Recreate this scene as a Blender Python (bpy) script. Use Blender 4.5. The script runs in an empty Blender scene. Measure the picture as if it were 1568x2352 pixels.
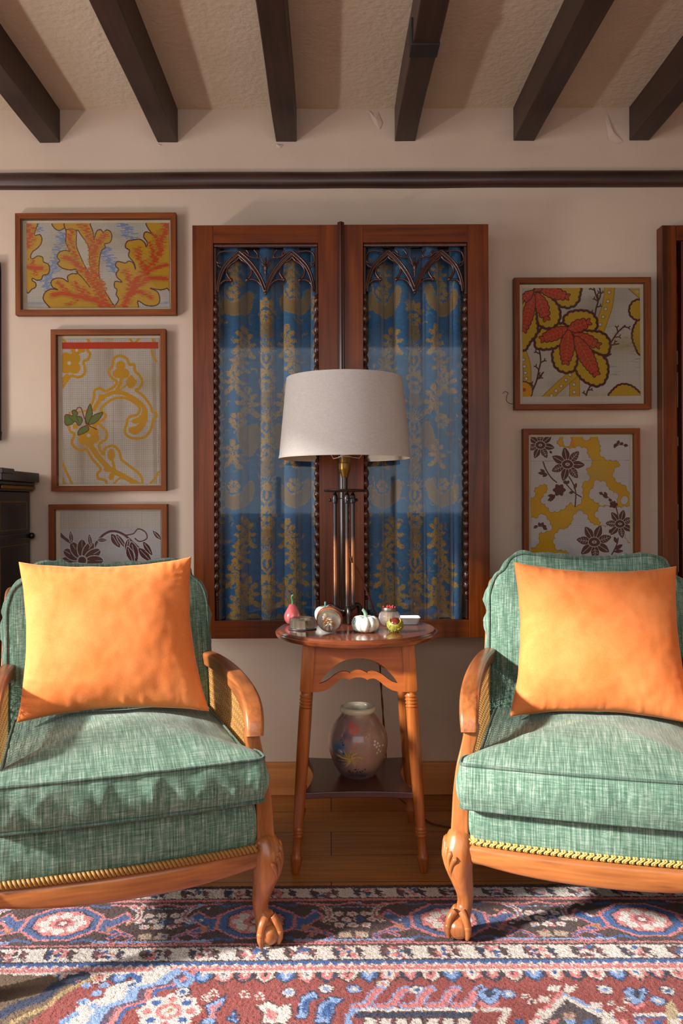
import bpy, bmesh, math, random
import numpy as np
from mathutils import Vector, Matrix, noise as mnoise

PI = math.pi
SC = bpy.context.scene
COL = SC.collection

# ------------------------------------------------------------------ camera, light, exposure
F_PX, CX, CY, ROLL = 1858.0, 757.0, 1155.0, math.radians(0.25)
CAM = Vector((0.0, -2.95, 1.06))
cd = bpy.data.cameras.new('camera')
cam = bpy.data.objects.new('camera', cd); COL.objects.link(cam)
cd.sensor_fit = 'VERTICAL'; cd.sensor_height = 36.0; cd.sensor_width = 24.0
cd.lens = 36.0 * F_PX / 2352.0
cd.shift_x = (784 - CX) / 2352.0
cd.shift_y = -(1176 - CY) / 2352.0
cd.clip_start = 0.02
cam.location = CAM; cam.rotation_euler = (PI / 2, ROLL, 0)
SC.camera = cam

SC.view_settings.view_transform = 'Standard'
SC.view_settings.look = 'None'
SC.view_settings.gamma = 1.0
SC.view_settings.use_curve_mapping = False
SC.view_settings.exposure = 0.0
SC.cycles.use_denoising = True
SC.cycles.caustics_reflective = False
SC.cycles.caustics_refractive = True
SC.cycles.blur_glossy = 1.0
SC.cycles.max_bounces = 8
SC.cycles.diffuse_bounces = 4
SC.cycles.transparent_max_bounces = 12
SC.cycles.sample_clamp_indirect = 4.0

w = bpy.data.worlds.new('daylight'); SC.world = w; w.use_nodes = True
bg = w.node_tree.nodes['Background']
bg.inputs['Color'].default_value = (0.80, 0.90, 1.0, 1); bg.inputs['Strength'].default_value = 0.7


def lamp(name, kind, loc, direction, energy, color, **kw):
    l = bpy.data.lights.new(name, kind); l.energy = energy; l.color = color
    for k, v in kw.items(): setattr(l, k, v)
    o = bpy.data.objects.new(name, l); COL.objects.link(o)
    o.location = loc
    o.rotation_euler = Vector(direction).to_track_quat('-Z', 'Y').to_euler()
    return o

# low winter sun through the left-hand window, then the daylight of the two windows and an added bounce lamp
lamp('sun', 'SUN', (-4, -4, 4), (0.80, 0.33, -0.385), 10.5, (1.0, 0.94, 0.86), angle=math.radians(4.0))
lamp('window_daylight', 'AREA', (-2.52, -1.9, 1.35), (1, 0.15, -0.55), 46.0, (0.97, 0.98, 1.0), shape='RECTANGLE', size=1.5, size_y=1.7)
lamp('added_low_bounce', 'AREA', (-2.40, -1.55, 0.64), (1, 0.35, 0.50), 24.0, (1.0, 0.92, 0.84), shape='RECTANGLE', size=0.40, size_y=0.10)  # added area lamp standing in for low bounced light onto the ceiling
lamp('front_window_daylight', 'AREA', (0.05, -3.55, 1.6), (0, 1, -0.30), 18.0, (0.97, 0.98, 1.0), shape='RECTANGLE', size=2.5, size_y=1.3)


# ------------------------------------------------------------------ small helpers
def at(px, py, d):
    """point seen at photo pixel (px, py), d metres in front of the camera"""
    dx, dy = px - CX, py - CY
    ux = dx * math.cos(ROLL) - dy * math.sin(ROLL)
    uy = dx * math.sin(ROLL) + dy * math.cos(ROLL)
    return Vector((ux / F_PX * d, d + CAM.y, CAM.z - uy / F_PX * d))

def on_z(px, py, z):
    """point seen at photo pixel on the level z"""
    dx, dy = px - CX, py - CY
    uy = dx * math.sin(ROLL) + dy * math.cos(ROLL)
    d = (CAM.z - z) * F_PX / uy
    return at(px, py, d)

def lin(c):
    c = np.asarray(c, float) / 255.0
    return np.where(c <= 0.04045, c / 12.92, ((c + 0.055) / 1.055) ** 2.4)

def L(r, g, b):
    a = lin((r, g, b)); return (float(a[0]), float(a[1]), float(a[2]), 1.0)

def catmull(pts, n=8, closed=False):
    P = np.asarray(pts, float); m = len(P); out = []
    segs = m if closed else m - 1
    for i in range(segs):
        if closed:
            p0, p1, p2, p3 = P[(i - 1) % m], P[i], P[(i + 1) % m], P[(i + 2) % m]
        else:
            p0, p1, p2, p3 = P[max(i - 1, 0)], P[i], P[i + 1], P[min(i + 2, m - 1)]
        for k in range(n):
            t = k / n
            out.append(0.5 * ((2 * p1) + (-p0 + p2) * t + (2 * p0 - 5 * p1 + 4 * p2 - p3) * t * t + (-p0 + 3 * p1 - 3 * p2 + p3) * t ** 3))
    if not closed: out.append(P[-1])
    return np.array(out)


class G:
    """collects geometry for ONE mesh"""
    def __init__(s): s.v, s.f, s.m = [], [], []
    def add(s, vs, fs, m=0):
        b = len(s.v); s.v += [tuple(v) for v in vs]
        for f in fs: s.f.append(tuple(b + i for i in f)); s.m.append(m)
    def box(s, x0, x1, y0, y1, z0, z1, m=0, M=None):
        vs = [Vector(p) for p in ((x0, y0, z0), (x1, y0, z0), (x1, y1, z0), (x0, y1, z0), (x0, y0, z1), (x1, y0, z1), (x1, y1, z1), (x0, y1, z1))]
        if M: vs = [M @ v for v in vs]
        s.add(vs, [(0, 3, 2, 1), (4, 5, 6, 7), (0, 1, 5, 4), (1, 2, 6, 5), (2, 3, 7, 6), (3, 0, 4, 7)], m)
    def lathe(s, prof, seg=32, M=None, m=0, cap=True):
        n = len(prof); vs = []
        for r, z in prof:
            for k in range(seg):
                a = 2 * PI * k / seg
                vs.append(Vector((r * math.cos(a), r * math.sin(a), z)))
        if M: vs = [M @ v for v in vs]
        fs = [(i * seg + k, i * seg + (k + 1) % seg, (i + 1) * seg + (k + 1) % seg, (i + 1) * seg + k) for i in range(n - 1) for k in range(seg)]
        if cap:
            if prof[0][0] > 1e-6: fs.append(tuple(reversed(range(seg))))
            if prof[-1][0] > 1e-6: fs.append(tuple((n - 1) * seg + k for k in range(seg)))
        s.add(vs, fs, m)
    def sweep(s, pts, sec, up=(0, 0, 1), m=0, caps=True, closed=False):
        """pts: points; sec: a list of (side, up) pairs, or a function of the index returning one"""
        P = [Vector(p) for p in pts]; n = len(P); up = Vector(up)
        vs = []; ns = None; prev = None
        for i in range(n):
            if closed: t = P[(i + 1) % n] - P[i - 1]
            else: t = P[min(i + 1, n - 1)] - P[max(i - 1, 0)]
            t.normalize()
            u = up - t * up.dot(t)
            if u.length < 1e-3: u = (prev or Vector((0, 1, 0))); u = u - t * u.dot(t)
            u.normalize(); prev = u
            sd = t.cross(u)
            q = sec(i) if callable(sec) else sec
            ns = len(q)
            for a, b in q: vs.append(P[i] + sd * a + u * b)
        rng = n if closed else n - 1
        fs = [(i * ns + k, i * ns + (k + 1) % ns, ((i + 1) % n) * ns + (k + 1) % ns, ((i + 1) % n) * ns + k) for i in range(rng) for k in range(ns)]
        if caps and not closed:
            fs.append(tuple(reversed(range(ns)))); fs.append(tuple((n - 1) * ns + k for k in range(ns)))
        s.add(vs, fs, m)
    def tube(s, pts, r, seg=10, m=0, up=(0, 0, 1), closed=False):
        def sec(i):
            q = r[i] if hasattr(r, '__len__') else r
            return [(q * math.cos(2 * PI * k / seg), q * math.sin(2 * PI * k / seg)) for k in range(seg)]
        s.sweep(pts, sec, up, m, True, closed)
    def ball(s, c, r, seg=20, rings=12, m=0, M=None):
        rx, ry, rz = r if hasattr(r, '__len__') else (r, r, r)
        vs = []; fs = []
        for i in range(rings + 1):
            t = PI * i / rings
            for k in range(seg):
                a = 2 * PI * k / seg
                v = Vector((rx * math.sin(t) * math.cos(a), ry * math.sin(t) * math.sin(a), rz * math.cos(t)))
                if M: v = M @ v
                vs.append(v + Vector(c))
        for i in range(rings):
            for k in range(seg):
                fs.append((i * seg + k, (i + 1) * seg + k, (i + 1) * seg + (k + 1) % seg, i * seg + (k + 1) % seg))
        s.add(vs, fs, m)
    def prism(s, poly, a, M=None, m=0):
        """2-D polygon (x, z) extruded from y=-a to y=a (fan-free: a single n-gon each side)"""
        n = len(poly)
        vs = [Vector((x, -a, z)) for x, z in poly] + [Vector((x, a, z)) for x, z in poly]
        if M: vs = [M @ v for v in vs]
        fs = [tuple(range(n)), tuple(reversed(range(n, 2 * n)))]
        fs += [(i, n + i, n + (i + 1) % n, (i + 1) % n) for i in range(n)]
        s.add(vs, fs, m)
    def build(s, name, mats, parent=None, smooth=35, bevel=0, loc=None, sub=0):
        me = bpy.data.meshes.new(name)
        me.from_pydata(s.v, [], s.f)
        mats = mats if isinstance(mats, (list, tuple)) else [mats]
        for q in mats: me.materials.append(q)
        if len(mats) > 1: me.polygons.foreach_set('material_index', s.m)
        bm = bmesh.new(); bm.from_mesh(me)
        bmesh.ops.remove_doubles(bm, verts=bm.verts, dist=1e-6)
        bmesh.ops.recalc_face_normals(bm, faces=bm.faces)
        bm.to_mesh(me); bm.free()
        if smooth:
            me.polygons.foreach_set('use_smooth', [True] * len(me.polygons))
            if smooth < 180: me.set_sharp_from_angle(angle=math.radians(smooth))
        me.update()
        o = bpy.data.objects.new(name, me); COL.objects.link(o)
        if parent: o.parent = parent
        if loc is not None: o.location = loc
        if bevel:
            b = o.modifiers.new('bevel', 'BEVEL'); b.width = bevel; b.segments = 3; b.limit_method = 'ANGLE'; b.angle_limit = math.radians(40)
        if sub:
            b = o.modifiers.new('subdivision', 'SUBSURF'); b.levels = sub; b.render_levels = sub
        return o

def tag(o, label=None, cat=None, group=None, kind=None):
    if label: o['label'] = label
    if cat: o['category'] = cat
    if group: o['group'] = group
    if kind: o['kind'] = kind
    return o

def thing(name, label, cat, loc=(0, 0, 0), rz=0, group=None):
    o = bpy.data.objects.new(name, None); COL.objects.link(o)
    o.location = loc; o.rotation_euler = (0, 0, rz); o.empty_display_size = 0.05
    return tag(o, label, cat, group)

def rrect(w, h, r, n=4):
    """rounded rectangle section, half sizes w, h"""
    out = []
    for cx, cy, a0 in ((w - r, h - r, 0), (-w + r, h - r, PI / 2), (-w + r, -h + r, PI), (w - r, -h + r, 1.5 * PI)):
        for k in range(n + 1):
            a = a0 + PI / 2 * k / n
            out.append((cx + r * math.cos(a), cy + r * math.sin(a)))
    return out

def T(x, y, z): return Matrix.Translation((x, y, z))
def R(a, ax): return Matrix.Rotation(a, 4, ax)


# ------------------------------------------------------------------ materials
class N:
    def __init__(s, name):
        s.mat = bpy.data.materials.new(name); s.mat.use_nodes = True
        s.t = s.mat.node_tree; s.b = s.t.nodes['Principled BSDF']; s.out = s.t.nodes['Material Output']
    def n(s, typ, **kw):
        q = s.t.nodes.new(typ)
        for k, v in kw.items(): setattr(q, k, v)
        return q
    def l(s, a, b): s.t.links.new(a, b)
    def coord(s, which='Object', scale=(1, 1, 1), rot=(0, 0, 0)):
        c = s.n('ShaderNodeTexCoord'); m = s.n('ShaderNodeMapping')
        m.inputs['Scale'].default_value = scale; m.inputs['Rotation'].default_value = rot
        s.l(c.outputs[which], m.inputs['Vector']); return m.outputs['Vector']
    def noise(s, vec, scale=1.0, detail=3.0, rough=0.55, dist=0.0):
        q = s.n('ShaderNodeTexNoise'); q.inputs['Scale'].default_value = scale; q.inputs['Detail'].default_value = detail
        q.inputs['Roughness'].default_value = rough; q.inputs['Distortion'].default_value = dist
        s.l(vec, q.inputs['Vector']); return q.outputs['Fac']
    def ramp(s, fac, stops):
        q = s.n('ShaderNodeValToRGB'); e = q.color_ramp.elements
        while len(e) < len(stops): e.new(0.5)
        for i, (p, c) in enumerate(stops): e[i].position = p; e[i].color = c
        s.l(fac, q.inputs['Fac']); return q.outputs['Color']
    def mix(s, a, b, fac, mode='MIX'):
        q = s.n('ShaderNodeMix', data_type='RGBA', blend_type=mode)
        for k, v in ((6, a), (7, b)):
            if isinstance(v, tuple): q.inputs[k].default_value = v
            else: s.l(v, q.inputs[k])
        if isinstance(fac, (int, float)): q.inputs[0].default_value = fac
        else: s.l(fac, q.inputs[0])
        return q.outputs[2]
    def math(s, op, a, b=0.0):
        q = s.n('ShaderNodeMath', operation=op)
        for k, v in ((0, a), (1, b)):
            if isinstance(v, (int, float)): q.inputs[k].default_value = v
            else: s.l(v, q.inputs[k])
        return q.outputs[0]
    def bump(s, h, strength=0.3, dist=0.002):
        q = s.n('ShaderNodeBump'); q.inputs['Strength'].default_value = strength; q.inputs['Distance'].default_value = dist
        s.l(h, q.inputs['Height']); s.l(q.outputs['Normal'], s.b.inputs['Normal'])
    def set(s, **kw):
        for k, v in kw.items():
            k = k.replace('_', ' ')
            if isinstance(v, (int, float, tuple)): s.b.inputs[k].default_value = v
            else: s.l(v, s.b.inputs[k])
        return s

def m_plain(name, col, rough=0.5, metal=0.0, **kw):
    q = N(name); v = q.coord()
    c = q.mix(col, tuple(x * 0.8 for x in col[:3]) + (1,), q.noise(v, 30, 3))
    q.set(Base_Color=c, Roughness=rough, Metallic=metal, **kw); return q.mat

def m_wood(name, dark, light, axis='X', rough=0.35, coat=0.0, scale=1.0, blotch=0.5, spec=0.5):
    """long-grained wood; axis is the grain direction in the object's own space"""
    q = N(name)
    k = {'X': (1.2, 22, 22), 'Y': (22, 1.2, 22), 'Z': (22, 22, 1.2)}[axis]
    v = q.coord('Object', tuple(a * scale for a in k))
    g = q.noise(v, 2.2, 5, 0.6, 0.6)
    k2 = {'X': (3, 160, 160), 'Y': (160, 3, 160), 'Z': (160, 160, 3)}[axis]
    fine = q.noise(q.coord('Object', tuple(a * scale for a in k2)), 1.0, 2)
    b = q.noise(q.coord(), 5.0, 3)
    f = q.math('ADD', q.math('MULTIPLY', g, 0.6), q.math('ADD', q.math('MULTIPLY', fine, 0.25), q.math('MULTIPLY', b, 0.25 * blotch)))
    c = q.ramp(f, [(0.34, dark), (0.70, light)])
    q.set(Base_Color=c, Roughness=rough, Coat_Weight=coat, Coat_Roughness=0.15)
    q.b.inputs['Specular IOR Level'].default_value = spec
    q.bump(fine, 0.12, 0.001); return q.mat

def m_linen(name, tint=1.0):
    q = N(name)
    a = q.noise(q.coord('Object', (330, 14, 14)), 1.0, 3, 0.6)
    b = q.noise(q.coord('Object', (16, 320, 320)), 1.0, 2, 0.6)
    fine = q.noise(q.coord('Object', (900, 900, 900)), 1.0, 1)
    big = q.noise(q.coord(), 7.0, 2)
    f = q.math('ADD', q.math('ADD', q.math('MULTIPLY', a, 0.46), q.math('MULTIPLY', b, 0.26)), q.math('ADD', q.math('MULTIPLY', fine, 0.18), q.math('MULTIPLY', big, 0.10)))
    t = tint
    c = q.ramp(f, [(0.36, L(54 * t, 82 * t, 69 * t)), (0.50, L(95 * t, 127 * t, 109 * t)), (0.66, L(170 * t, 186 * t, 174 * t))])
    q.set(Base_Color=c, Roughness=0.9, Sheen_Weight=0.15, Sheen_Roughness=0.5)
    q.b.inputs['Specular IOR Level'].default_value = 0.15
    q.bump(f, 0.35, 0.002); return q.mat

def m_velvet(name, base, light):
    q = N(name)
    n1 = q.noise(q.coord(), 9.0, 4, 0.6, 0.5); n2 = q.noise(q.coord(), 260.0, 2)
    f = q.math('ADD', q.math('MULTIPLY', n1, 0.75), q.math('MULTIPLY', n2, 0.25))
    c = q.ramp(f, [(0.30, base), (0.72, light)])
    q.set(Base_Color=c, Roughness=0.75, Sheen_Weight=0.55, Sheen_Roughness=0.35, Sheen_Tint=L(255, 210, 175))
    q.b.inputs['Specular IOR Level'].default_value = 0.1
    q.bump(n2, 0.15, 0.001); return q.mat

def m_attr(name, rough=0.8, bump=None, spec=0.2, weave=0.0, **kw):
    """surface whose dyed / painted pattern is stored on the mesh"""
    q = N(name); a = q.n('ShaderNodeAttribute'); a.attribute_name = 'pattern'
    c = a.outputs['Color']
    n2 = q.noise(q.coord(), 500 if not weave else weave, 2)
    c = q.mix(c, (0, 0, 0, 1), q.math('MULTIPLY', n2, 0.18))
    q.set(Base_Color=c, Roughness=rough, **kw)
    q.b.inputs['Specular IOR Level'].default_value = spec
    if bump: q.bump(n2, bump, 0.003)
    return q.mat

def m_pane(name, k=1.0):
    q = N(name); t = q.t
    t.nodes.remove(q.b)
    tr = q.n('ShaderNodeBsdfTransparent'); gl = q.n('ShaderNodeBsdfGlossy'); gl.inputs['Roughness'].default_value = 0.03
    gl.inputs['Color'].default_value = (0.92, 0.96, 1.0, 1)
    fr = q.n('ShaderNodeFresnel'); fr.inputs['IOR'].default_value = 1.5
    mx = q.n('ShaderNodeMixShader'); q.l(q.math('MULTIPLY', fr.outputs[0], k), mx.inputs[0])
    q.l(tr.outputs[0], mx.inputs[1]); q.l(gl.outputs[0], mx.inputs[2]); q.l(mx.outputs[0], q.out.inputs['Surface'])
    return q.mat

def m_glass(name, col=(1, 1, 1, 1), rough=0.0):
    q = N(name); q.set(Base_Color=col, Roughness=rough, Transmission_Weight=1.0, IOR=1.45)
    tr = q.n('ShaderNodeBsdfTransparent'); mx = q.n('ShaderNodeMixShader'); mx.inputs[0].default_value = 0.45
    q.l(q.b.outputs[0], mx.inputs[1]); q.l(tr.outputs[0], mx.inputs[2]); q.l(mx.outputs[0], q.out.inputs['Surface']); return q.mat

def m_plaster(name, c1, c2, bump, bscale, stains=False):
    q = N(name); v = q.coord()
    big = q.noise(v, 1.3, 4, 0.6); fine = q.noise(v, bscale, 4, 0.6)
    c = q.ramp(big, [(0.30, c1), (0.70, c2)])
    if stains:
        st = q.noise(q.coord('Object', (3.5, 3.5, 9)), 1.0, 4, 0.65)
        c = q.mix(c, L(158, 128, 98), q.ramp(st, [(0.60, (0, 0, 0, 1)), (0.80, (0.35, 0.35, 0.35, 1))]))
        sp = q.noise(v, 38, 2)
        c = q.mix(c, L(96, 72, 58), q.ramp(sp, [(0.76, (0, 0, 0, 1)), (0.80, (0.5, 0.5, 0.5, 1))]))
    q.set(Base_Color=c, Roughness=0.85); q.b.inputs['Specular IOR Level'].default_value = 0.2
    q.bump(q.math('ADD', q.math('MULTIPLY', fine, 0.7), q.math('MULTIPLY', q.noise(v, 6, 3), 0.6)), bump, 0.01); return q.mat

M = {}
M['wall'] = m_plaster('wall_plaster', L(188, 168, 150), L(204, 184, 166), 0.12, 22, True)
M['ceiling'] = m_plaster('ceiling_plaster', L(196, 180, 160), L(210, 195, 176), 0.55, 48)
M['beam'] = m_wood('dark_beam_wood', L(18, 11, 9), L(58, 34, 24), 'Y', 0.5, 0.1, 0.8, 1.2)
M['rail'] = m_wood('dark_rail_wood', L(30, 18, 15), L(66, 38, 30), 'X', 0.42, 0.2, 0.8, 1.2)
M['mahogany'] = m_wood('mahogany_upright', L(44, 17, 3), L(122, 56, 10), 'Z', 0.36, 0.05, 0.7, 1.0, .3)
M['mahogany_x'] = m_wood('mahogany_crosswise', L(44, 17, 3), L(116, 52, 10), 'X', 0.36, 0.05, 0.7, 1.0, .3)
M['carved'] = m_wood('carved_mahogany', L(32, 12, 6), L(74, 30, 14), 'Z', 0.26, 0.3, 1.0, 1.0)
M['walnut'] = m_wood('walnut_arm', L(92, 48, 22), L(184, 112, 60), 'Z', 0.32, 0.3, 0.7, 1.2)
M['walnut_y'] = m_wood('walnut_arm_length', L(84, 44, 22), L(180, 108, 60), 'Y', 0.3, 0.3, 0.7, 1.2)
M['walnut_x'] = m_wood('walnut_rail', L(94, 50, 22), L(186, 114, 60), 'X', 0.34, 0.3, 0.7, 1.2)
M['oak'] = m_wood('oak_table', L(116, 56, 18), L(190, 108, 46), 'Z', 0.35, 0.3, 1.0, 0.8)
M['oak_x'] = m_wood('oak_table_apron', L(130, 62, 22), L(188, 102, 46), 'X', 0.35, 0.3, 0.6, 1.0)
M['table_top'] = m_wood('polished_table_top', L(70, 32, 18), L(128, 66, 40), 'X', 0.16, 0.5, 0.6, 1.0)
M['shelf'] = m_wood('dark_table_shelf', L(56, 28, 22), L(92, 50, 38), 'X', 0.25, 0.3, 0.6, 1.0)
M['pine'] = m_wood('pine_skirting', L(150, 88, 44), L(206, 142, 84), 'X', 0.45, 0.1, 0.5, 1.2)
M['picture_frame'] = m_wood('oak_picture_frame', L(88, 42, 10), L(140, 74, 26), 'X', 0.5, 0.0, 1.2, 0.6, .25)
M['linen'] = m_linen('green_linen')
M['piping'] = m_linen('green_piping', 0.8)
M['velvet'] = m_velvet('orange_velvet', L(218, 116, 56), L(238, 146, 86))
M['mat'] = m_plain('cream_mount', L(222, 204, 172), 0.9)
M['pane'] = m_pane('window_pane', 0.34)
M['picture_pane'] = m_pane('picture_glazing', 0.6)
M['glass'] = m_glass('clear_glass')
def m_bright_glass(name, tr_, col, rough=.04):
    q = N(name); q.set(Base_Color=col, Roughness=rough, Transmission_Weight=tr_, IOR=1.45, Coat_Weight=.5)
    tr = q.n('ShaderNodeBsdfTransparent'); mx = q.n('ShaderNodeMixShader'); mx.inputs[0].default_value = 0.3
    q.l(q.b.outputs[0], mx.inputs[1]); q.l(tr.outputs[0], mx.inputs[2]); q.l(mx.outputs[0], q.out.inputs['Surface']); return q.mat
M['pot_glass'] = m_bright_glass('thick_pot_glass', .86, L(226, 222, 216)); M['block_glass'] = m_bright_glass('thick_block_glass', .94, L(220, 216, 206)); M['dome_glass'] = m_bright_glass('thick_dome_glass', .97, L(228, 226, 222))
M['bronze'] = m_plain('aged_bronze', L(72, 64, 60), 0.35, 0.9)
M['brass'] = m_plain('dull_brass', L(140, 106, 52), 0.35, 0.9)
M['white_paint'] = m_plain('white_paint', L(225, 222, 215), 0.5)
M['lacquer'] = m_plain('black_lacquer', L(20, 15, 14), 0.35)
M['gilt'] = m_plain('worn_gilt', L(140, 104, 48), 0.4, 0.6)

def m_floor():
    q = N('oak_floorboards')
    br = q.n('ShaderNodeTexBrick'); br.offset = 0.37; br.squash = 1.0
    br.inputs['Scale'].default_value = 1.0; br.inputs['Mortar Size'].default_value = 0.0016; br.inputs['Mortar Smooth'].default_value = 0.2
    br.inputs['Brick Width'].default_value = 1.9; br.inputs['Row Height'].default_value = 0.172
    br.inputs['Color1'].default_value = (0.2, 0.2, 0.2, 1); br.inputs['Color2'].default_value = (0.8, 0.8, 0.8, 1); br.inputs['Mortar'].default_value = (0, 0, 0, 1)
    q.l(q.coord(), br.inputs['Vector'])
    g = q.noise(q.coord('Object', (1.6, 34, 34)), 1.6, 5, 0.6, 0.7)
    kn = q.noise(q.coord('Object', (7, 22, 10)), 1.0, 2)
    f = q.math('ADD', q.math('MULTIPLY', g, 0.75), q.math('MULTIPLY', br.outputs['Color'], 0.22))
    c = q.ramp(f, [(0.30, L(132, 78, 34)), (0.75, L(196, 136, 74))])
    c = q.mix(c, L(72, 38, 18), q.ramp(kn, [(0.72, (0, 0, 0, 1)), (0.80, (0.8, 0.8, 0.8, 1))]))
    c = q.mix(c, L(40, 22, 12), br.outputs['Fac'])
    q.set(Base_Color=c, Roughness=0.38); q.bump(g, 0.08, 0.002); return q.mat
M['floor'] = m_floor()

def m_cloth_plain(name, col, rough=0.9, sc=700):
    q = N(name)
    a = q.noise(q.coord('Object', (60, 60, 900)), 1.0, 2); b = q.noise(q.coord('Object', (900, 900, 60)), 1.0, 2)
    f = q.math('ADD', q.math('MULTIPLY', a, 0.5), q.math('MULTIPLY', b, 0.5))
    c = q.ramp(f, [(0.35, tuple(x * 0.78 for x in col[:3]) + (1,)), (0.65, col)])
    q.set(Base_Color=c, Roughness=rough); q.b.inputs['Specular IOR Level'].default_value = 0.1
    q.bump(f, 0.25, 0.001); return q.mat
M['shade'] = m_cloth_plain('oatmeal_linen_shade', L(203, 196, 191))
M['shade_in'] = m_plain('shade_lining', L(228, 220, 206), 0.8)
# ------------------------------------------------------------------ the setting
ZC = 2.497
XL, XR, YF = -2.6, 2.4, -3.6

def struct(name, g, mat, **kw):
    o = g.build(name, mat, **kw); o['kind'] = 'structure'; return o

def wall_with_hole(name, axis, pos, th, a0, a1, h0, h1, z0, z1):
    """wall across axis 'x' or 'y' from a0 to a1 with an opening h0..h1, z0..z1"""
    g = G()
    for p0, p1, q0, q1 in ((a0, h0, 0, ZC), (h1, a1, 0, ZC), (h0, h1, 0, z0), (h0, h1, z1, ZC)):
        if axis == 'x': g.box(pos, pos + th, p0, p1, q0, q1)
        else: g.box(p0, p1, pos, pos + th, q0, q1)
    return struct(name, g, M['wall'], smooth=0)

BX0, BX1, BZ1 = at(1555, 900, 2.90).x, at(1555, 900, 2.90).x + .70, at(1530, 517, 2.90).z - .055      # recess of the built-in bookcase
wall_with_hole('wall_back', 'y', 0.0, 0.12, XL - .1, XR + .1, BX0, BX1, 0.12, BZ1)
wall_with_hole('wall_left', 'x', XL - 0.12, 0.12, YF, 0, -3.15, -1.40, 0.45, 2.47)
wall_with_hole('wall_front', 'y', YF - 0.12, 0.12, XL - .1, XR + .1, -1.30, 1.40, 0.90, 2.40)
g = G(); g.box(XR, XR + 0.12, YF, 0, 0, ZC); struct('wall_right', g, M['wall'], smooth=0)
g = G(); g.box(XL - .1, XR + .1, YF - .1, 0.1, -0.06, 0); struct('floor', g, M['floor'], smooth=0)
g = G(); g.box(XL - .1, XR + .1, YF - .1, 0.1, ZC, ZC + 0.06); struct('ceiling', g, M['ceiling'], smooth=0)

def window(name, axis, pos, a0, a1, z0, z1, mull, bars):
    r = bpy.data.objects.new(name, None); COL.objects.link(r); r['kind'] = 'structure'
    def bar(g, p0, p1, q0, q1, t=0.03):
        if axis == 'x': g.box(pos - t, pos + t, p0, p1, q0, q1)
        else: g.box(p0, p1, pos - t, pos + t, q0, q1)
    g = G(); k = 0.05
    bar(g, a0, a0 + k, z0, z1); bar(g, a1 - k, a1, z0, z1); bar(g, a0 + k, a1 - k, z0, z0 + k); bar(g, a0 + k, a1 - k, z1 - k, z1)
    g.build('window_frame', M['white_paint'], r, smooth=0)
    g = G()
    for q in mull: bar(g, q - .02, q + .02, z0 + k, z1 - k, 0.02)
    for q in bars: bar(g, a0 + k, a1 - k, q - .02, q + .02, 0.018)
    g.build('glazing_bar', M['white_paint'], r, smooth=0)
window('window_1', 'x', XL - 0.07, -3.15, -1.40, 0.45, 2.47, (-2.62, -1.92), (1.40,))
window('window_2', 'y', YF - 0.07, -1.30, 1.40, 0.90, 2.40, (-.40, .50), (2.18,))

# ceiling joists: photo x of the soffit's two edges where each meets the wall
for k, (p0, p1) in enumerate(((91, 138), (361, 409), (634, 682), (906, 954), (1179, 1227), (1443, 1491))):
    X0, X1 = at(p0, 325, 2.95).x, at(p1, 325, 2.95).x
    g = G(); n = 40; random.seed(k)
    # hewn joist: edges wander a little
    prev = None; vs = []; fs = []
    for i in range(n + 1):
        y = 0.01 + (YF + 0.02) * i / n
        q = [mnoise.noise(Vector((y * 2.1, k * 7.3, j * 3.1))) * 0.004 for j in range(4)]
        vs += [(X0 + q[0], y, 2.377 + q[1]), (X1 + q[2], y, 2.377 + q[3]), (X1 + q[2], y, ZC + .005), (X0 + q[0], y, ZC + .005)]
    for i in range(n):
        for j in range(4): fs.append((i * 4 + j, i * 4 + (j + 1) % 4, i * 4 + 4 + (j + 1) % 4, i * 4 + 4 + j))
    fs += [(0, 1, 2, 3), tuple(n * 4 + j for j in (3, 2, 1, 0))]
    g.add(vs, fs)
    o = struct('ceiling_beam', g, M['beam'], smooth=30, bevel=0.003)
    o['label'] = ['dark ceiling joist furthest left', 'dark ceiling joist second from the left', 'dark ceiling joist above the cabinet, third from the left',
                  'dark ceiling joist with a black band across its underside', 'dark ceiling joist second from the right', 'dark ceiling joist furthest right'][k]
    o['category'] = 'beam'; o['group'] = 'dark ceiling joists'
    if k == 3:
        g = G(); yb = at(955, 78, 2.35).y; g.box(X0 - .003, X1 + .003, yb - .035, yb + .035, 2.3705, 2.45)
        b = g.build('iron_strap', m_plain('black_strap', L(28, 25, 26), 0.6), o, bevel=0.002)

# picture rail: half-round dark batten right across the wall
g = G(); zr = at(757, 410, 2.93).z
prof = [(0.0, -0.029), (-0.018, -0.027), (-0.027, -0.014), (-0.029, 0.0), (-0.027, 0.014), (-0.018, 0.026), (0.0, 0.029)]
pts = [(XL + (XR - XL) * i / 60, 0, zr + 0.002 * mnoise.noise(Vector((i * .21, 3, 1)))) for i in range(61)]
vs = []; fs = []
for i, p in enumerate(pts):
    for a, b in prof: vs.append((p[0], a, p[2] + b * (1 + .06 * mnoise.noise(Vector((i * .3, 9, 0))))))
for i in range(60):
    for j in range(6): fs.append((i * 7 + j, i * 7 + j + 1, i * 7 + 8 + j, i * 7 + 7 + j))
g.add(vs, fs); struct('trim_1', g, M['rail'], smooth=60)

g = G(); g.box(XL, XR, -0.021, 0.0, 0, 0.118); struct('baseboard_back', g, M['pine'], smooth=0, bevel=0.004)
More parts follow.
